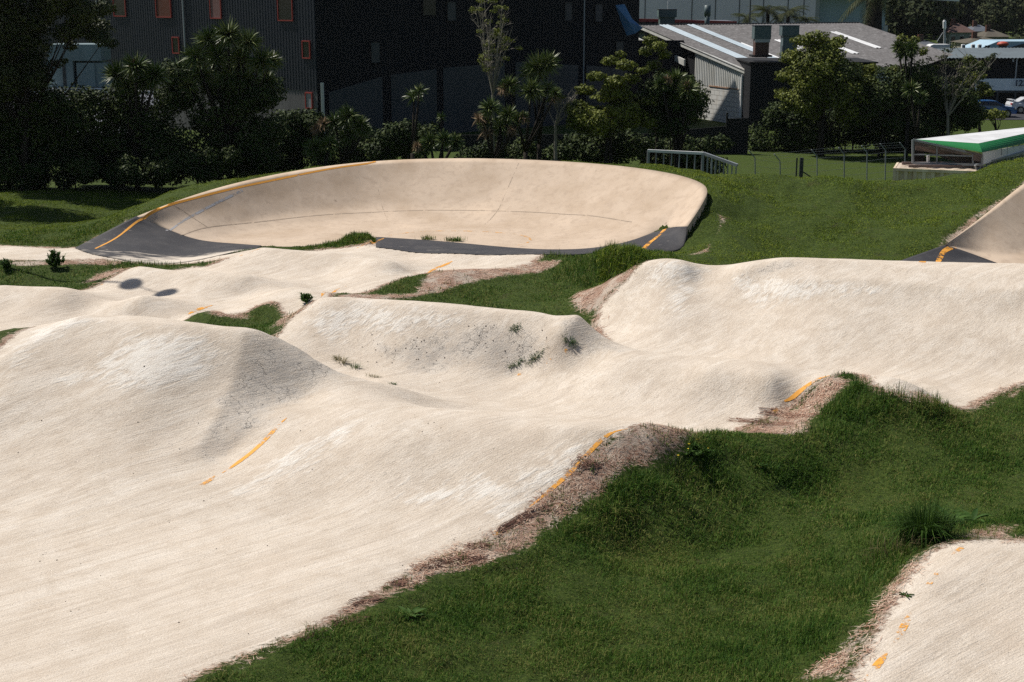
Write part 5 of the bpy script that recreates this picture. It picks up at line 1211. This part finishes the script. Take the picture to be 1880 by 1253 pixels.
# --- dark annex with two chimneys
rx = empty('annex', (25, 118, -1)); tag(rx, 'flat roofed charcoal annex in front of the shed, its walls in shade', 'building')
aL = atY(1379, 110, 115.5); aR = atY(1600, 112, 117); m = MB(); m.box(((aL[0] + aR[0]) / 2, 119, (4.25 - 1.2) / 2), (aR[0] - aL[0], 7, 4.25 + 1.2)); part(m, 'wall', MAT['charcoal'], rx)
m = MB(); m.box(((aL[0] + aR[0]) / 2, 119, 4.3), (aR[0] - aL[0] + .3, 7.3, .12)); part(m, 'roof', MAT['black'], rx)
def chim(px0, px1, pt, ph, pb, Y, label, stem, hood, cm='teal'):
    a = atY(px0, pb, Y); b = atY(px1, pt, Y); cx_ = (a[0] + b[0]) / 2; w_ = b[0] - a[0]; hz = atY(px0, ph, Y)[2]; r_ = empty('chimney', (cx_, Y, a[2])); tag(r_, label, 'chimney')
    m = MB(); m.box((cx_, Y, (a[2] + hz) / 2), (w_ * .82, w_ * .82, hz - a[2])); part(m, 'shaft', MAT[stem], r_)
    m = MB(); m.box((cx_, Y, (hz + b[2]) / 2), (w_, w_, b[2] - hz)); part(m, 'hood', MAT[hood], r_, bevel=.03)
    m = MB(); m.box((cx_, Y, b[2] + .03), (w_ * 1.04, w_ * 1.04, .06)); part(m, 'rim', MAT['darkbox'], r_)
    if stem == 'rustbrown': m = MB(); m.box((cx_, Y - w_ * .45, hz - .12), (w_ * .9, .12, .25)); part(m, 'flashing', MAT['palegrey'], r_); m = MB(); m.box((cx_, Y, a[2] + .1), (w_ * 1.2, w_ * 1.2, .14)); part(m, 'collar', MAT['black'], r_)
chim(1381, 1414, 48, 72, 105, 117, 'square chimney with teal hood on a rusty brown shaft', 'rustbrown', 'teal')
chim(1431, 1465, 48, 66, 110, 117.2, 'taller plain teal chimney right of the rusty one', 'teal', 'teal')
chim(1207, 1241, 18, 32, 52, 141, 'wide teal roof ventilator box behind the shed ridge', 'teal', 'teal')
a = atY(1298, 50, 142); b = atY(1298, 10, 142); r_ = empty('vent_pipe', a); tag(r_, 'round teal vent pipe behind the shed ridge', 'vent pipe')
m = MB(); m.tube([(a[0], a[1], a[2] - .5), (a[0], a[1], (a[2] + b[2]) / 2 + .2)], .24, 12); part(m, 'pipe', MAT['teal'], r_, smooth=True)
m = MB(); m.tube([(a[0], a[1], (a[2] + b[2]) / 2), (a[0], a[1], b[2])], .31, 12); part(m, 'cowl', MAT['teal'], r_, smooth=True)
r_ = empty('aerial', atY(1226, 18, 141)); tag(r_, 'thin white aerial on top of the wide ventilator box', 'aerial'); a = atY(1226, 18, 141); m = MB(); m.tube([a, (a[0], a[1], a[2] + 1.3)], .025, 5); m.tube([(a[0] - .3, a[1], a[2] + .9), (a[0] + .35, a[1], a[2] + .9)], .02, 5); part(m, 'mast', MAT['white'], r_)
m = MB(); m.box((a[0] - .25, a[1], a[2] + 1.0), (.18, .1, .2)); part(m, 'antenna_box', MAT['white'], r_)
# low red trimmed building and warehouses behind
r3 = empty('low_building', atY(1260, 50, 160)); tag(r3, 'low grey building with a red fascia behind the shed ridge', 'building')
m = MB(); c_, d_2 = yb(1150, 40, 1352, 90, 160, 8); m.box(c_, d_2); part(m, 'wall', corr_mat('grey_blue_wall', (.16, .17, .20), (.10, .11, .12)), r3)
a = atY(1150, 34, 159.8); b = atY(1353, 39.5, 159.8); m = MB(); m.prism([(a[0], a[1], a[2] - .35), (b[0], b[1], b[2] - .35), b, a], (0, .3, 0)); part(m, 'fascia', MAT['redtrim'], r3)
m = MB(); m.box(*yb(1150, 41, 1207, 60, 159.6, .3)); m.box(*yb(1241, 42, 1275, 60, 159.6, .3)); part(m, 'opening', MAT['black'], r3)
r4 = empty('warehouse', atY(1340, 50, 185)); tag(r4, 'large pale lilac warehouse of tall jointed wall panels', 'warehouse')
a0 = atY(1100, 60, 185); x1_ = atY(1495, 60, 185)[0]; pw = (atY(1232, 0, 185)[0] - atY(1188, 0, 185)[0])
m = MB(); m.box(((a0[0] + x1_) / 2, 195, 5.5), (x1_ - a0[0], 20, 13.6)); part(m, 'wall', MAT['lilac'], r4)
m = MB()
for px in (1184, 1270, 1313, 1357, 1401, 1446, 1475): x = atY(px, 30, 185)[0]; m.box((x, 184.97, 5.5), (.09, .06, 13.4))
part(m, 'panel_joint', MAT['darkbox'], r4)
zrf = atY(1480, 6, 185)[2]
m = MB(); m.prism([(x1_ - 12, 184.5, zrf + 1.8), (x1_ + 18, 184.5, zrf + .2), (x1_ + 18, 184.5, zrf + .5), (x1_ - 12, 184.5, zrf + 2.4)], (0, 10, .6)); part(m, 'roof', MAT['white'], r4)
r5 = empty('warehouse', atY(1560, 60, 186)); tag(r5, 'blue grey warehouse with a white roof edge right of the lilac one', 'warehouse')
m = MB(); xb = atY(1626, 60, 186)[0]; m.box(((x1_ + xb) / 2 + .1, 196, 3.8), (xb - x1_, 18, 10.6 - .4)); part(m, 'wall', MAT['bluewall'], r5)
m = MB(); m.box((x1_ + .35, 185.9, 4), (.6, .4, 10)); m.box((xb - .1, 185.9, 2), (.5, .4, 7)); part(m, 'corner_post', MAT['palegrey'], r5)
m = MB(); m.box(*yb(1565, 48, 1578, 70, 185.9, .3)); m.box(*yb(1583, 48, 1592, 70, 185.9, .3)); part(m, 'window', MAT['glass'], r5)
m = MB(); m.box(((x1_ + xb) / 2, 196, 9.05), (xb - x1_ + 1, 19, .3)); part(m, 'roof', MAT['white'], r5)
m = MB(); a = atY(1376, 50, 148); m.tube([(a[0], 148, -1), (a[0], 148, 13)], .07, 8); o = m.build('pole', MAT['darkbox']); tag(o, 'thin dark pole rising behind the shed ridge beside the palms', 'pole')
# --- numbered building at the right
Yn = 138.0; rn = empty('numbered_building', atY(1800, 200, Yn)); tag(rn, 'two storey building with teal ribbed roof and pale band reading 122', 'building')
zE = atY(1850, 107, Yn)[2]; zR = atY(1850, 89, Yn + 9)[2]; xl = atY(1690, 100, Yn)[0]; xr = 62.0
m = MB(); n = int((xr - xl) / .35)
V = []; F = []
for i in range(2 * n + 1):
    x = xl + (xr - xl) * i / (2 * n); h = .07 if i % 2 else 0; zz = -.55 * max(0, (50 - x) / 12) * 0; V += [(x + (0), Yn - .6, zE + h), (x - .8, Yn + 9, zR + h)]
for i in range(2 * n): F.append((2*i, 2*i+2, 2*i+3, 2*i+1))
m.add(V, F); part(m, 'roof', MAT['tealroof'], rn)
m = MB(); m.box(((xl + xr) / 2, Yn + 4.5, (zE - 1.4) / 2), (xr - xl - .4, 8, zE + 1.2)); part(m, 'wall', MAT['black'], rn)
c_, d_2 = yb(1790, 145, 1960, 166.5, Yn - .1, .5); m = MB(); m.box(c_, d_2); part(m, 'sign_band', MAT['band'], rn)
m = MB(); m.box((c_[0], c_[1], c_[2] - d_2[2] / 2 - .12), (d_2[0], .45, .2)); part(m, 'beam', MAT['darkbox'], rn)
for px in (1784+8, 1864): m = MB(); a = atY(px, 145, Yn - .3); m.box((a[0], Yn - .3, (a[2] + zE) / 2), (.1, .1, zE - a[2])); part(m, 'post', MAT['palegrey'], rn); 
for px in (1831, 1864): m = MB(); a = atY(px, 170, Yn - .2); m.box((a[0], Yn - .2, (a[2] - 1.2) / 2), (.16, .16, a[2] + 1.1)); part(m, 'post', MAT['darkbox'], rn)
tc_ = bpy.data.curves.new('lettering', 'FONT'); tc_.body = '122'; zs = atY(1868, 147, Yn)[2] - atY(1868, 158, Yn)[2]; tc_.size = zs / .7; tc_.extrude = .02; tc_.offset = .018
to = bpy.data.objects.new('lettering', tc_); COL.objects.link(to); bpy.context.view_layer.update(); me_ = bpy.data.meshes.new_from_object(to.evaluated_get(bpy.context.evaluated_depsgraph_get())); bpy.data.objects.remove(to); to = bpy.data.objects.new('lettering', me_); COL.objects.link(to); a = atY(1862.5, 158, Yn - .4); me_.materials.clear(); me_.materials.append(MAT['letter'])
to.rotation_euler = (R(90), 0, 0); to.location = (a[0], Yn - .36, a[2]); bpy.context.view_layer.update(); to.parent = rn; to.matrix_parent_inverse = Matrix.Translation(rn.location).inverted()
m = MB(); m.tube([atY(1860, 108, Yn - .3), atY(1860, 114, Yn - .3)], .09, 6); part(m, 'lamp', MAT['palegrey'], rn)
# skylit blue roof and vents behind it
rb = empty('blue_building', atY(1850, 85, 155)); tag(rb, 'pale blue gabled building showing above the teal roof', 'building')
m = MB(); Yb = 155; P_ = [atY(1795, 91, Yb), atY(1832, 76.5, Yb), atY(1960, 76, Yb), atY(1960, 92, Yb)]; m.prism(P_, (0, 6, 0)); part(m, 'wall', corr_mat('sky_blue_wall', (.36, .50, .60), (.30, .42, .52)), rb)
m = MB(); m.box(*yb(1809, 84, 1812.5, 90, Yb - .1, .2)); m.box(*yb(1813.5, 84, 1817, 90, Yb - .1, .2)); part(m, 'window', MAT['glass'], rb)
for (xa, ya, xb_, yb2) in ((1845, 90, 1885, 79), (1862, 92, 1900, 82)):
    m = MB(); a = atY(xa, ya, Yb - .1); b = atY(xb_, yb2, Yb - .1); m.prism([a, b, (b[0], b[1], b[2] - .4), (a[0], a[1], a[2] - .4)], (0, .08, 0)); part(m, 'roof_strip', MAT['darkbox'], rb)
a = atY(1841, 92, 150); r_ = empty('roof_vent', a); tag(r_, 'round red capped roof vent beside the pale blue building', 'vent'); m = MB(); m.tube([a, atY(1841, 84, 150)], .42, 12); part(m, 'base', MAT['darkbox'], r_, smooth=True)
m = MB(); b = atY(1841, 84, 150); m.tube([b, (b[0], b[1], b[2] + .12), (b[0], b[1], b[2] + .3), (b[0], b[1], b[2] + .42)], [.5, .62, .5, .2], 14); part(m, 'cap', NT('red_plastic').fin((.42, .08, .05), .5), r_, smooth=True)
for i, (px, lab) in enumerate(((1768, 'leftmost of three small white cowled roof units'), (1786, 'middle one of three small white roof units'), (1798, 'rightmost one of three small white roof units'))):
    a = atY(px, 89, 149); r_ = empty('roof_unit', a); tag(r_, lab, 'roof unit', 'white roof units'); m = MB(); m.box((a[0], a[1], a[2] + .15), (.36, .36, .5)); part(m, 'case', MAT['white'], r_, bevel=.06); m = MB(); m.box((a[0] + .05, a[1] - .2, a[2] + .12), (.16, .06, .28)); part(m, 'grille', MAT['black'], r_)
a = atY(1734, 90, 160); r_ = empty('antenna_mast', a); tag(r_, 'pale antenna mast with a panel head above the teal roof', 'mast')
m = MB(); m.tube([a, atY(1734, 40, 160)], [.14, .08], 8); part(m, 'pole', MAT['palegrey'], r_); m = MB(); m.tube([atY(1734, 55, 160), atY(1734, 52, 160), atY(1734, 40, 160), atY(1734, 37, 160)], [.1, .2, .2, .1], 8); part(m, 'panel_head', MAT['white'], r_)
m = MB(); m.tube([atY(1731, 60, 160), atY(1720, 77, 159)], .03, 5); part(m, 'stay', MAT['palegrey'], r_)
a = atY(1725, 86, 152); m = MB(); P_ = [atY(1707, 88, 152), atY(1709, 84, 152), atY(1714, 82, 152), atY(1744, 82, 152), atY(1744, 88, 152)]; m.prism(P_, (0, 1.6, 0)); o = m.build('roof_cabinet', MAT['white']); tag(o, 'long white curved cabinet at the foot of the antenna mast', 'cabinet')
# --- houses on the hill
def house(px0, px1, pe, pr, pb, Y, wallm, roofm, label, wins=3):
    a = atY(px0, pe, Y); b = atY(px1, pe, Y); zr_ = atY(px0, pr, Y + 4)[2]; zb_ = min(atY(px0, pb, Y)[2], a[2] - 2.4); w_ = b[0] - a[0]; D_ = 8
    r_ = empty('house', ((a[0] + b[0]) / 2, Y, zb_)); tag(r_, label, 'house', 'houses on the hillside')
    m = MB(); m.box(((a[0] + b[0]) / 2, Y + D_ / 2, (zb_ + a[2]) / 2 - .5), (w_ - .8, D_ - .8, a[2] - zb_ + 1)); part(m, 'wall', wallm, r_)
    e = min(w_, D_) * .42; V = [(a[0], Y, a[2]), (b[0], Y, a[2]), (b[0], Y + D_, a[2]), (a[0], Y + D_, a[2]), (a[0] + e, Y + D_ / 2, zr_), (b[0] - e, Y + D_ / 2, zr_)]
    m = MB(); m.add(V, [(0, 1, 5, 4), (1, 2, 5), (2, 3, 4, 5), (3, 0, 4), (3, 2, 1, 0)]); rf = part(m, 'roof', roofm, r_)
    m = MB(); m.box((a[0] + w_ * .35, Y + D_ * .45, zr_ + .1), (.7, .7, 1.4)); part(m, 'chimney', MAT['rustbrown'], r_)
    for i in range(wins):
        x = a[0] + w_ * (i + .6) / (wins + .2); m = MB(); m.box((x, Y + .37, a[2] - 1.2), (w_ * .13, .1, 1.1)); w2 = part(m, 'window', MAT['glass'], r_)
        f = MB(); f.box((x, Y + .33, a[2] - .6), (w_ * .15, .08, .1)); f.box((x, Y + .33, a[2] - 1.8), (w_ * .15, .08, .1)); fo = part(f, 'frame', MAT['white'], r_)
rfm = corr_mat('brown_tile_roof', (.11, .07, .062), (.08, .055, .05), rough=.9, spec=.1); rfg = corr_mat('slate_blue_roof', (.10, .11, .13), (.07, .08, .09)); rfo = corr_mat('olive_brown_roof', (.11, .10, .08), (.08, .07, .06), rough=.9, spec=.1); hw = corr_mat('pale_green_weatherboard', (.24, .29, .28), (.18, .21, .21)); hw2 = corr_mat('cream_weatherboard', (.30, .29, .25), (.22, .21, .19))
house(1742, 1794, 60, 43, 75, 252, hw, rfm, 'hillside house with brown tiled hip roof and pale green walls')
house(1784, 1830, 58, 46, 72, 262, hw2, rfg, 'hillside house with slate grey roof right of the brown roofed one')
house(1808, 1858, 68, 55, 78, 240, hw2, rfo, 'hillside house with a broad olive brown roof at the right')
house(1772, 1856, 80, 68, 90, 222, hw2, rfo, 'long low roofed house just above the teal roof')
house(1688, 1728, 84, 74, 92, 205, hw2, rfg, 'small house with a grey roof left of the antenna mast', 2)
house(1690, 1712, 28, 22, 34, 420, hw2, rfg, 'tiny pale house among trees high on the hill at left', 2)
house(1746, 1768, 12, 5, 18, 430, hw2, rfm, 'tiny brown roofed house near the top of the hill', 2)
house(1838, 1862, 2, -6, 10, 440, hw, rfg, 'tiny house at the top edge above the right trees', 2)
house(1694, 1716, 50, 45, 56, 330, hw, rfo, 'half hidden house among trees left of the mast head', 2)
# --- road and cars
m = MB(); m.add([(33, 124, -.97), (120, 124, -.97), (120, 136.8, -.97), (33, 136.8, -.97)], [(0, 1, 2, 3)]); o = m.build('road', MAT['asphalt']); tag(o, 'grey car park road before the numbered building', kind='structure')
MAT['tyre'] = NT('tyre_rubber').fin((.02, .02, .02), .8); MAT['rim'] = NT('wheel_alloy').fin((.35, .35, .36), .3, None, .5, .8)
def car(px, Y, colr, label, flip=1, spoiler=False):
    """side view saloon; x forward"""
    a = atY(px, 200, Y); g = -.96; r_ = empty('parked_car', (a[0], Y, g)); tag(r_, label, 'car')
    cm = NT('car_paint_' + label.split()[0]).fin(colr, .3, None, .6); cm.node_tree.nodes['Principled BSDF'].inputs['Coat Weight'].default_value = .6
    def T(x, y, z): return (a[0] + x * flip, Y + y, g + z)
    prof = [(-2.2, .35), (-2.25, .75), (-2.15, 1.0), (-1.55, 1.06), (-.95, 1.40), (-.2, 1.45), (.5, 1.40), (1.15, 1.0), (2.0, .86), (2.25, .62), (2.2, .33)]
    rows = []
    for y, ins, top in ((-.86, 0, 0), (-.84, .0, 0), (.84, 0, 0), (.86, 0, 0)): rows.append(y)
    m = MB(); V = []; n = len(prof)
    for y, sh in ((-.78, .05), (-.88, .0), (-.60, .0), (.60, .0), (.88, .0), (.78, .05)):
        for (x, z) in prof:
            zz = z; yy = y
            if z > 1.05: yy = y * (.78 if abs(y) > .6 else 1)
            V.append(T(x * (1 - sh * .4), yy, zz if abs(y) < .85 or z > 1.05 else zz - .02))
    F = []
    for j in range(5):
        for i in range(n): F.append((j * n + i, j * n + (i + 1) % n, (j + 1) * n + (i + 1) % n, (j + 1) * n + i))
    F += [tuple(range(n)), tuple(range(5 * n, 6 * n))[::-1]]; m.add(V, F); body = part(m, 'body', cm, r_, smooth=False, bevel=.03)
    for nm, pr in (('window', [(-1.35, 1.08), (-.88, 1.34), (-.35, 1.38), (-.35, 1.04)]), ('window', [(-.27, 1.04), (-.27, 1.38), (.42, 1.34), (.98, 1.02)])):
        m = MB(); m.prism([T(x, -.885 + .19 * (z > 1.2) , z) for x, z in pr], (0, .02, 0)); part(m, nm, MAT['glass'], r_)
    m = MB(); m.add([T(.56, -.62, 1.375), T(1.12, -.7, 1.03), T(1.12, .7, 1.03), T(.56, .62, 1.375)], [(0, 1, 2, 3)]); 
    for i in range(4): m.V[i] = tuple(Vector(m.V[i]) + Vector((.03 * flip, 0, .03)))
    part(m, 'windscreen', MAT['glass'], r_)
    for x in (-1.4, 1.4):
        for s_ in (-1, 1):
            m = MB(); m.tube([T(x, s_ * .70, .33), T(x, s_ * .93, .33)], .33, 18); w_ = part(m, 'wheel', MAT['tyre'], r_, smooth=False)
            f = MB(); f.tube([T(x, s_ * .931, .33), T(x, s_ * .945, .33)], .2, 14); part(f, 'rim', MAT['rim'], r_)
    m = MB(); m.box(T(-2.2, -.7, .86), (.12, .3, .14)); part(m, 'tail_light', NT('tail_red').fin((.5, .03, .03), .3), r_)
    m = MB(); m.box(T(2.1, -.7, .74), (.2, .28, .12)); part(m, 'headlight', MAT['palegrey'], r_)
    if spoiler: m = MB(); m.box(T(-2.0, 0, 1.2), (.35, 1.5, .05)); m.box(T(-2.0, -.5, 1.1), (.1, .05, .2)); m.box(T(-2.0, .5, 1.1), (.1, .05, .2)); part(m, 'spoiler', cm, r_)
    return r_
car(1896, 131, (.62, .64, .68), 'silver white saloon with a rear spoiler parked at the right edge', 1, True)
car(1815, 127, (.02, .12, .36), 'bright blue hatchback half hidden by the shrubs', 1)
# --- container and ramp structure
MAT['cream'] = corr_mat('cream_container_paint', (.85, .74, .55), (.36, .22, .12), sc=1.5)
MAT['green'] = corr_mat('green_padding', (.018, .20, .055), (.015, .15, .045), sc=.8)
MAT['plank'] = corr_mat('weathered_plank', (.17, .12, .11), (.10, .075, .07), sc=2)
rc = empty('shipping_container', (21, 69, -1)); tag(rc, 'cream ribbed shipping container half buried behind the grass bank', 'container')
cA = atY(1640, 307, 69.2); cB = atY(1800, 315, 67.9); fc = Facade(cA[:2], cB[:2]); zc = 1.55
m = MB(); fc.corr(m, .12, 6.0, -1, zc - .14, .42, -.14, o=-.02); part(m, 'side_wall', MAT['cream'], rc)
m = MB(); fc.box(m, 0, .14, -1, zc, -.15, .02); fc.box(m, .14, 6.1, zc - .14, zc, -.12, .02); fc.box(m, 0, .12, -1, zc, -2.44, -2.3); fc.box(m, 0, .1, zc - .14, zc, -2.3, -.15); part(m, 'frame', MAT['cream'], rc)
m = MB(); fc.box(m, .01, .08, -1, zc - .14, -2.3, -.15); part(m, 'end_wall', MAT['cream'], rc)
m = MB(); fc.corr  # roof sheet with shallow ribs
V = []; F = []
for i in range(40):
    u = i * 6.1 / 39; V += [fc.P(u, zc - .02 + (.03 if (i // 2) % 2 else 0), -.1), fc.P(u, zc - .02 + (.03 if (i // 2) % 2 else 0), -2.4)]
for i in range(39): F.append((2*i, 2*i+2, 2*i+3, 2*i+1))
m.add(V, F); part(m, 'roof', corr_mat('rusty_cream_roof', (.55, .47, .38), (.34, .22, .14), sc=2.5), rc)
rr = empty('ramp_structure', (23, 70, 1.6)); tag(rr, 'raised ramp with white deck, green padded edge and open steel end frame', 'ramp')
Yp = 69.9
A1, A2 = atY(1676, 257, Yp), atY(1676, 300, Yp); B1, B2 = atY(1803, 285, 68.9), atY(1803, 303, 68.9)
m = MB(); m.beam(A2, A1, .1); m.beam(B2, B1, .1); m.beam(A2, (B2[0], B2[1], B2[2]), .1, .12); m.beam(A1, B1, .1)
mid0 = atY(1720, 301, 69.55); mid1 = atY(1720, 267, 69.55); m.beam(mid0, mid1, .06); m.beam(atY(1676, 284, Yp), atY(1786, 287, 69.0), .06); m.beam(atY(1786, 303, 69.0), atY(1786, 283, 69.0), .07); part(m, 'end_frame', MAT['steel'], rr)
m = MB()
for k in range(3):
    o1, o2 = k * 3.2, k * 3.2 + 2.6
    m.prism([atY(1680, 258 + o1, Yp - .04), atY(1803, 283 + o1 * .9, 68.84), atY(1803, 283 + o2 * .9, 68.84), atY(1680, 258 + o2, Yp - .04)], (0, .05, 0))
part(m, 'edge_plank', MAT['plank'], rr)
m = MB(); m.prism([atY(1681, 268, Yp + .9), atY(1800, 288, 69.8), atY(1800, 301, 69.8), atY(1760, 300, 69.9), atY(1700, 279, Yp + .8), atY(1681, 276, Yp + .9)], (0, .05, 0)); m.prism([atY(1786.5, 283, 68.95), atY(1803, 286, 68.9), atY(1803, 298, 68.9), atY(1786.5, 295, 68.95)], (0, .05, 0)); part(m, 'plank_panel', MAT['plank'], rr)
m = MB(); m.prism([atY(1678, 300, Yp + 1.2), atY(1678, 262, Yp + 1.2), atY(1690, 264, Yp + 1.2), atY(1698, 285, Yp + 1.2), atY(1698, 300, Yp + 1.2)], (0, .05, 0)); part(m, 'dark_panel', MAT['black'], rr)
m = MB(); m.beam(atY(1704, 300, Yp + .6), atY(1704, 286, Yp + .6), .12); part(m, 'prop', MAT['white'], rr)
D0, D1, D2, D3 = atY(1682, 256, Yp + .1), atY(1796, 264.5, 69.4), atY(1960, 230, 76), atY(1960, 225.5, 82)
m = MB(); m.prism([(D0[0], D0[1], D0[2]), D1, D2, D3], (0, 0, -.08)); part(m, 'deck', MAT['white'], rr)
m = MB()
def lip(P, Q, Pn, Qn, n=6):
    V = []; F = []
    for i in range(n + 1):
        t = i / n; a = Vector(P).lerp(Vector(Pn), t); b = Vector(Q).lerp(Vector(Qn), t); bul = math.sin(t * math.pi) * .07; V += [(a.x, a.y - bul, a.z), (b.x, b.y - bul, b.z)]
    for i in range(n): F.append((2*i, 2*i+1, 2*i+3, 2*i+2))
    m.add(V, F)
L0, L1, L2 = atY(1690, 257.5, Yp - .1), atY(1803, 280, 68.8), atY(1960, 247, 75.6)
L0b = (L0[0], L0[1], L0[2] - .08)
E0, E1, E2 = D0, (D1[0], D1[1] - .02, D1[2] + .03), (D2[0], D2[1], D2[2] + .03)
lip(E0, E1, L0b, L1); lip(E1, E2, L1, L2); part(m, 'green_edge', MAT['green'], rr)
m = MB(); m.prism([atY(1804, 280, 68.95), atY(1960, 252, 75.8), atY(1960, 268, 75.8), atY(1830, 294, 70), atY(1804, 303, 68.95)], (0, .06, 0)); part(m, 'side_wall', MAT['white'], rr)
m = MB()
for i in range(11):
    px = 1838 + i * 11; t = (px - 1804) / 156; Yw = 68.9 + 6.9 * t; m.beam(atY(px, 276 - 26 * t, Yw - .05), atY(px, 291 - 26 * t, Yw - .05), .05)
part(m, 'rib', MAT['steel'], rr)
m = MB(); ta = lambda t: Vector(atY(1790 + 170 * t, 304 - 46 * t + 0, 68.6 + 6.6 * t)); tb = lambda t: ta(t) + Vector((0, 0, -.42))
m.beam(ta(0), ta(1), .09); m.beam(tb(0), tb(1), .09)
for i in range(14): m.beam(ta(i / 14), tb((i + .5) / 14), .06); m.beam(tb((i + .5) / 14), ta((i + 1) / 14), .06)
part(m, 'truss', MAT['steel'], rr)
m = MB(); m.box((atY(1735, 304, 69.3)[0], 69.2, zc + .09), (3.6, .14, .12)); m.box((atY(1735, 304, 69.3)[0], 70.4, zc + .09), (3.6, .14, .12)); part(m, 'bearer', MAT['plank'], rr)
# --- steel frame behind the turn
rf_ = empty('steel_frame', (8, 73, 0)); tag(rf_, 'low steel framed stair cage with white top rail behind the turn', 'steel frame')
F0, F1, F2 = Vector(atY(1189, 277, 73)), Vector(atY(1292, 282, 72.2)), Vector(atY(1354, 304, 71))
m = MB(); m.beam(F0, F1, .14, .13); part(m, 'top_rail', MAT['white'], rf_); m = MB(); m.beam(F1, F2, .14, .14); part(m, 'side_rail', MAT['steel'], rf_)
for i in range(8):
    p = F0.lerp(F1, i / 7 * .97 + .015); m = MB(); m.beam(p, (p.x, p.y, p.z - 2.6), .13 if i in (0, 7) else .055); part(m, 'post', MAT['steel'], rf_)
for i in range(1, 9):
    p = F1.lerp(F2, i / 8.3); m = MB(); m.beam(p, (p.x, p.y, p.z - 2.4), .08 if i < 4 else .055); part(m, 'post', MAT['palegrey'] if i == 2 else MAT['steel'], rf_)
# --- floodlight whose shadow falls on the return lane
fp = (-23.5, 54.0); r_ = empty('floodlight', (fp[0], fp[1], 0)); tag(r_, 'tall floodlight pole with two round heads beside the entry lane', 'floodlight')
m = MB(); m.tube([(fp[0], fp[1], -.2), (fp[0], fp[1], 17.2)], [.09, .05], 8); part(m, 'pole', MAT['steel'], r_)
m = MB(); m.beam((fp[0] - .1, fp[1] + .1, 17), (fp[0] + 1.45, fp[1] - 1.1, 17), .05); part(m, 'arm', MAT['steel'], r_)
for k in (0, 1):
    m = MB(); q = (fp[0] + 1.4 * k, fp[1] - 1.05 * k); m.tube([(q[0], q[1], 16.9), (q[0], q[1], 17.0), (q[0], q[1], 17.25)], [.41, .43, .2], 18); part(m, 'lamp_head', MAT['darkbox'], r_, smooth=True)
# --- wire fence
rw = empty('wire_fence', (15, 84, -1)); tag(rw, 'wire fence with cranked steel posts on the far lawn', 'fence')
tops = []
for px, py in ((1386, 290), (1432, 296), (1500, 288), (1550, 284), (1592, 281), (1626, 277), (1662, 275)):
    p = Vector(atY(px, py, 84)); tops.append(p); m = MB(); m.tube([(p.x + .1, p.y, -1.4), (p.x, p.y, p.z), (p.x - .38, p.y - .1, p.z + .42)], .035, 6); part(m, 'post', MAT['steel'], rw)
p = Vector(atY(1472, 290, 84)); m = MB(); m.tube([(p.x, p.y, -1.4), p], .12, 8); m.tube([(p.x - .28, p.y, -1.4), (p.x - .28, p.y, p.z)], .05, 6); m.tube([(p.x + .05, p.y, p.z - .8), (p.x + 1.6, p.y, -1.4)], .04, 6); part(m, 'strainer_post', MAT['darkbox'], rw)
m = MB()
for k in range(6): 
    for a, b in zip(tops[:-1], tops[1:]): zz = .1 + k * .38; m.beam((a.x, a.y, a.z - zz), (b.x, b.y, b.z - zz), .012)
for k in range(3):
    for a, b in zip(tops[:-1], tops[1:]): o_ = Vector((-.38, -.1, .42)) * (k + 1) / 3; m.beam(a + o_, b + o_, .01)
x0, x1 = tops[0].x, tops[-1].x; nn = int((x1 - x0) / .16)
part(m, 'wire', MAT['steel'], rw)
# --- dark boundary fence
rd = empty('boundary_fence', (10, 100, -1)); tag(rd, 'black boundary fence in the shade below the white block wall', 'fence')
a = atY(1195, 244, 98); b = atY(1334, 232, 98); c2 = atY(1375, 217, 98)
m = MB(); m.prism([(a[0], 98, -1.2), (b[0], 98, -1.2), b, a], (0, .1, 0)); part(m, 'panel', MAT['black'], rd)
m = MB(); m.prism([(b[0] + .01, 98.02, -1.2), (c2[0], 98.02, -1.2), (c2[0], 98.02, c2[2]), (b[0] + .01, 98.02, c2[2] - .05)], (0, .1, 0)); part(m, 'panel', MAT['black'], rd)
m = MB(); q = atY(1335, 207, 98); m.beam((q[0], 97.95, -1.2), (q[0], 97.95, q[2]), .12); part(m, 'post', MAT['black'], rd)
m = MB(); q0_ = atY(590, 250, 101); q1_ = atY(1195, 246, 98); m.prism([(q0_[0], 101, -1.2), (q1_[0], 98, -1.2), q1_, (q0_[0], 101, q0_[2])], (0, .1, 0)); part(m, 'panel', MAT['black'], rd)
# ------------------------------------------------------------------ air
hm = bpy.data.materials.new('thin_haze'); hm.use_nodes = True; ht = hm.node_tree; ht.nodes.clear()
ho = ht.nodes.new('ShaderNodeOutputMaterial'); hv = ht.nodes.new('ShaderNodeVolumePrincipled'); hv.inputs['Density'].default_value = .00005; hv.inputs['Color'].default_value = (.8, .85, .92, 1); hv.inputs['Anisotropy'].default_value = 0.2
ht.links.new(hv.outputs[0], ho.inputs['Volume'])
m = MB(); m.box((0, 720, 55), (1900, 1640, 120)); o = m.build('haze', hm); tag(o, 'thin pale air over the whole site', kind='stuff')
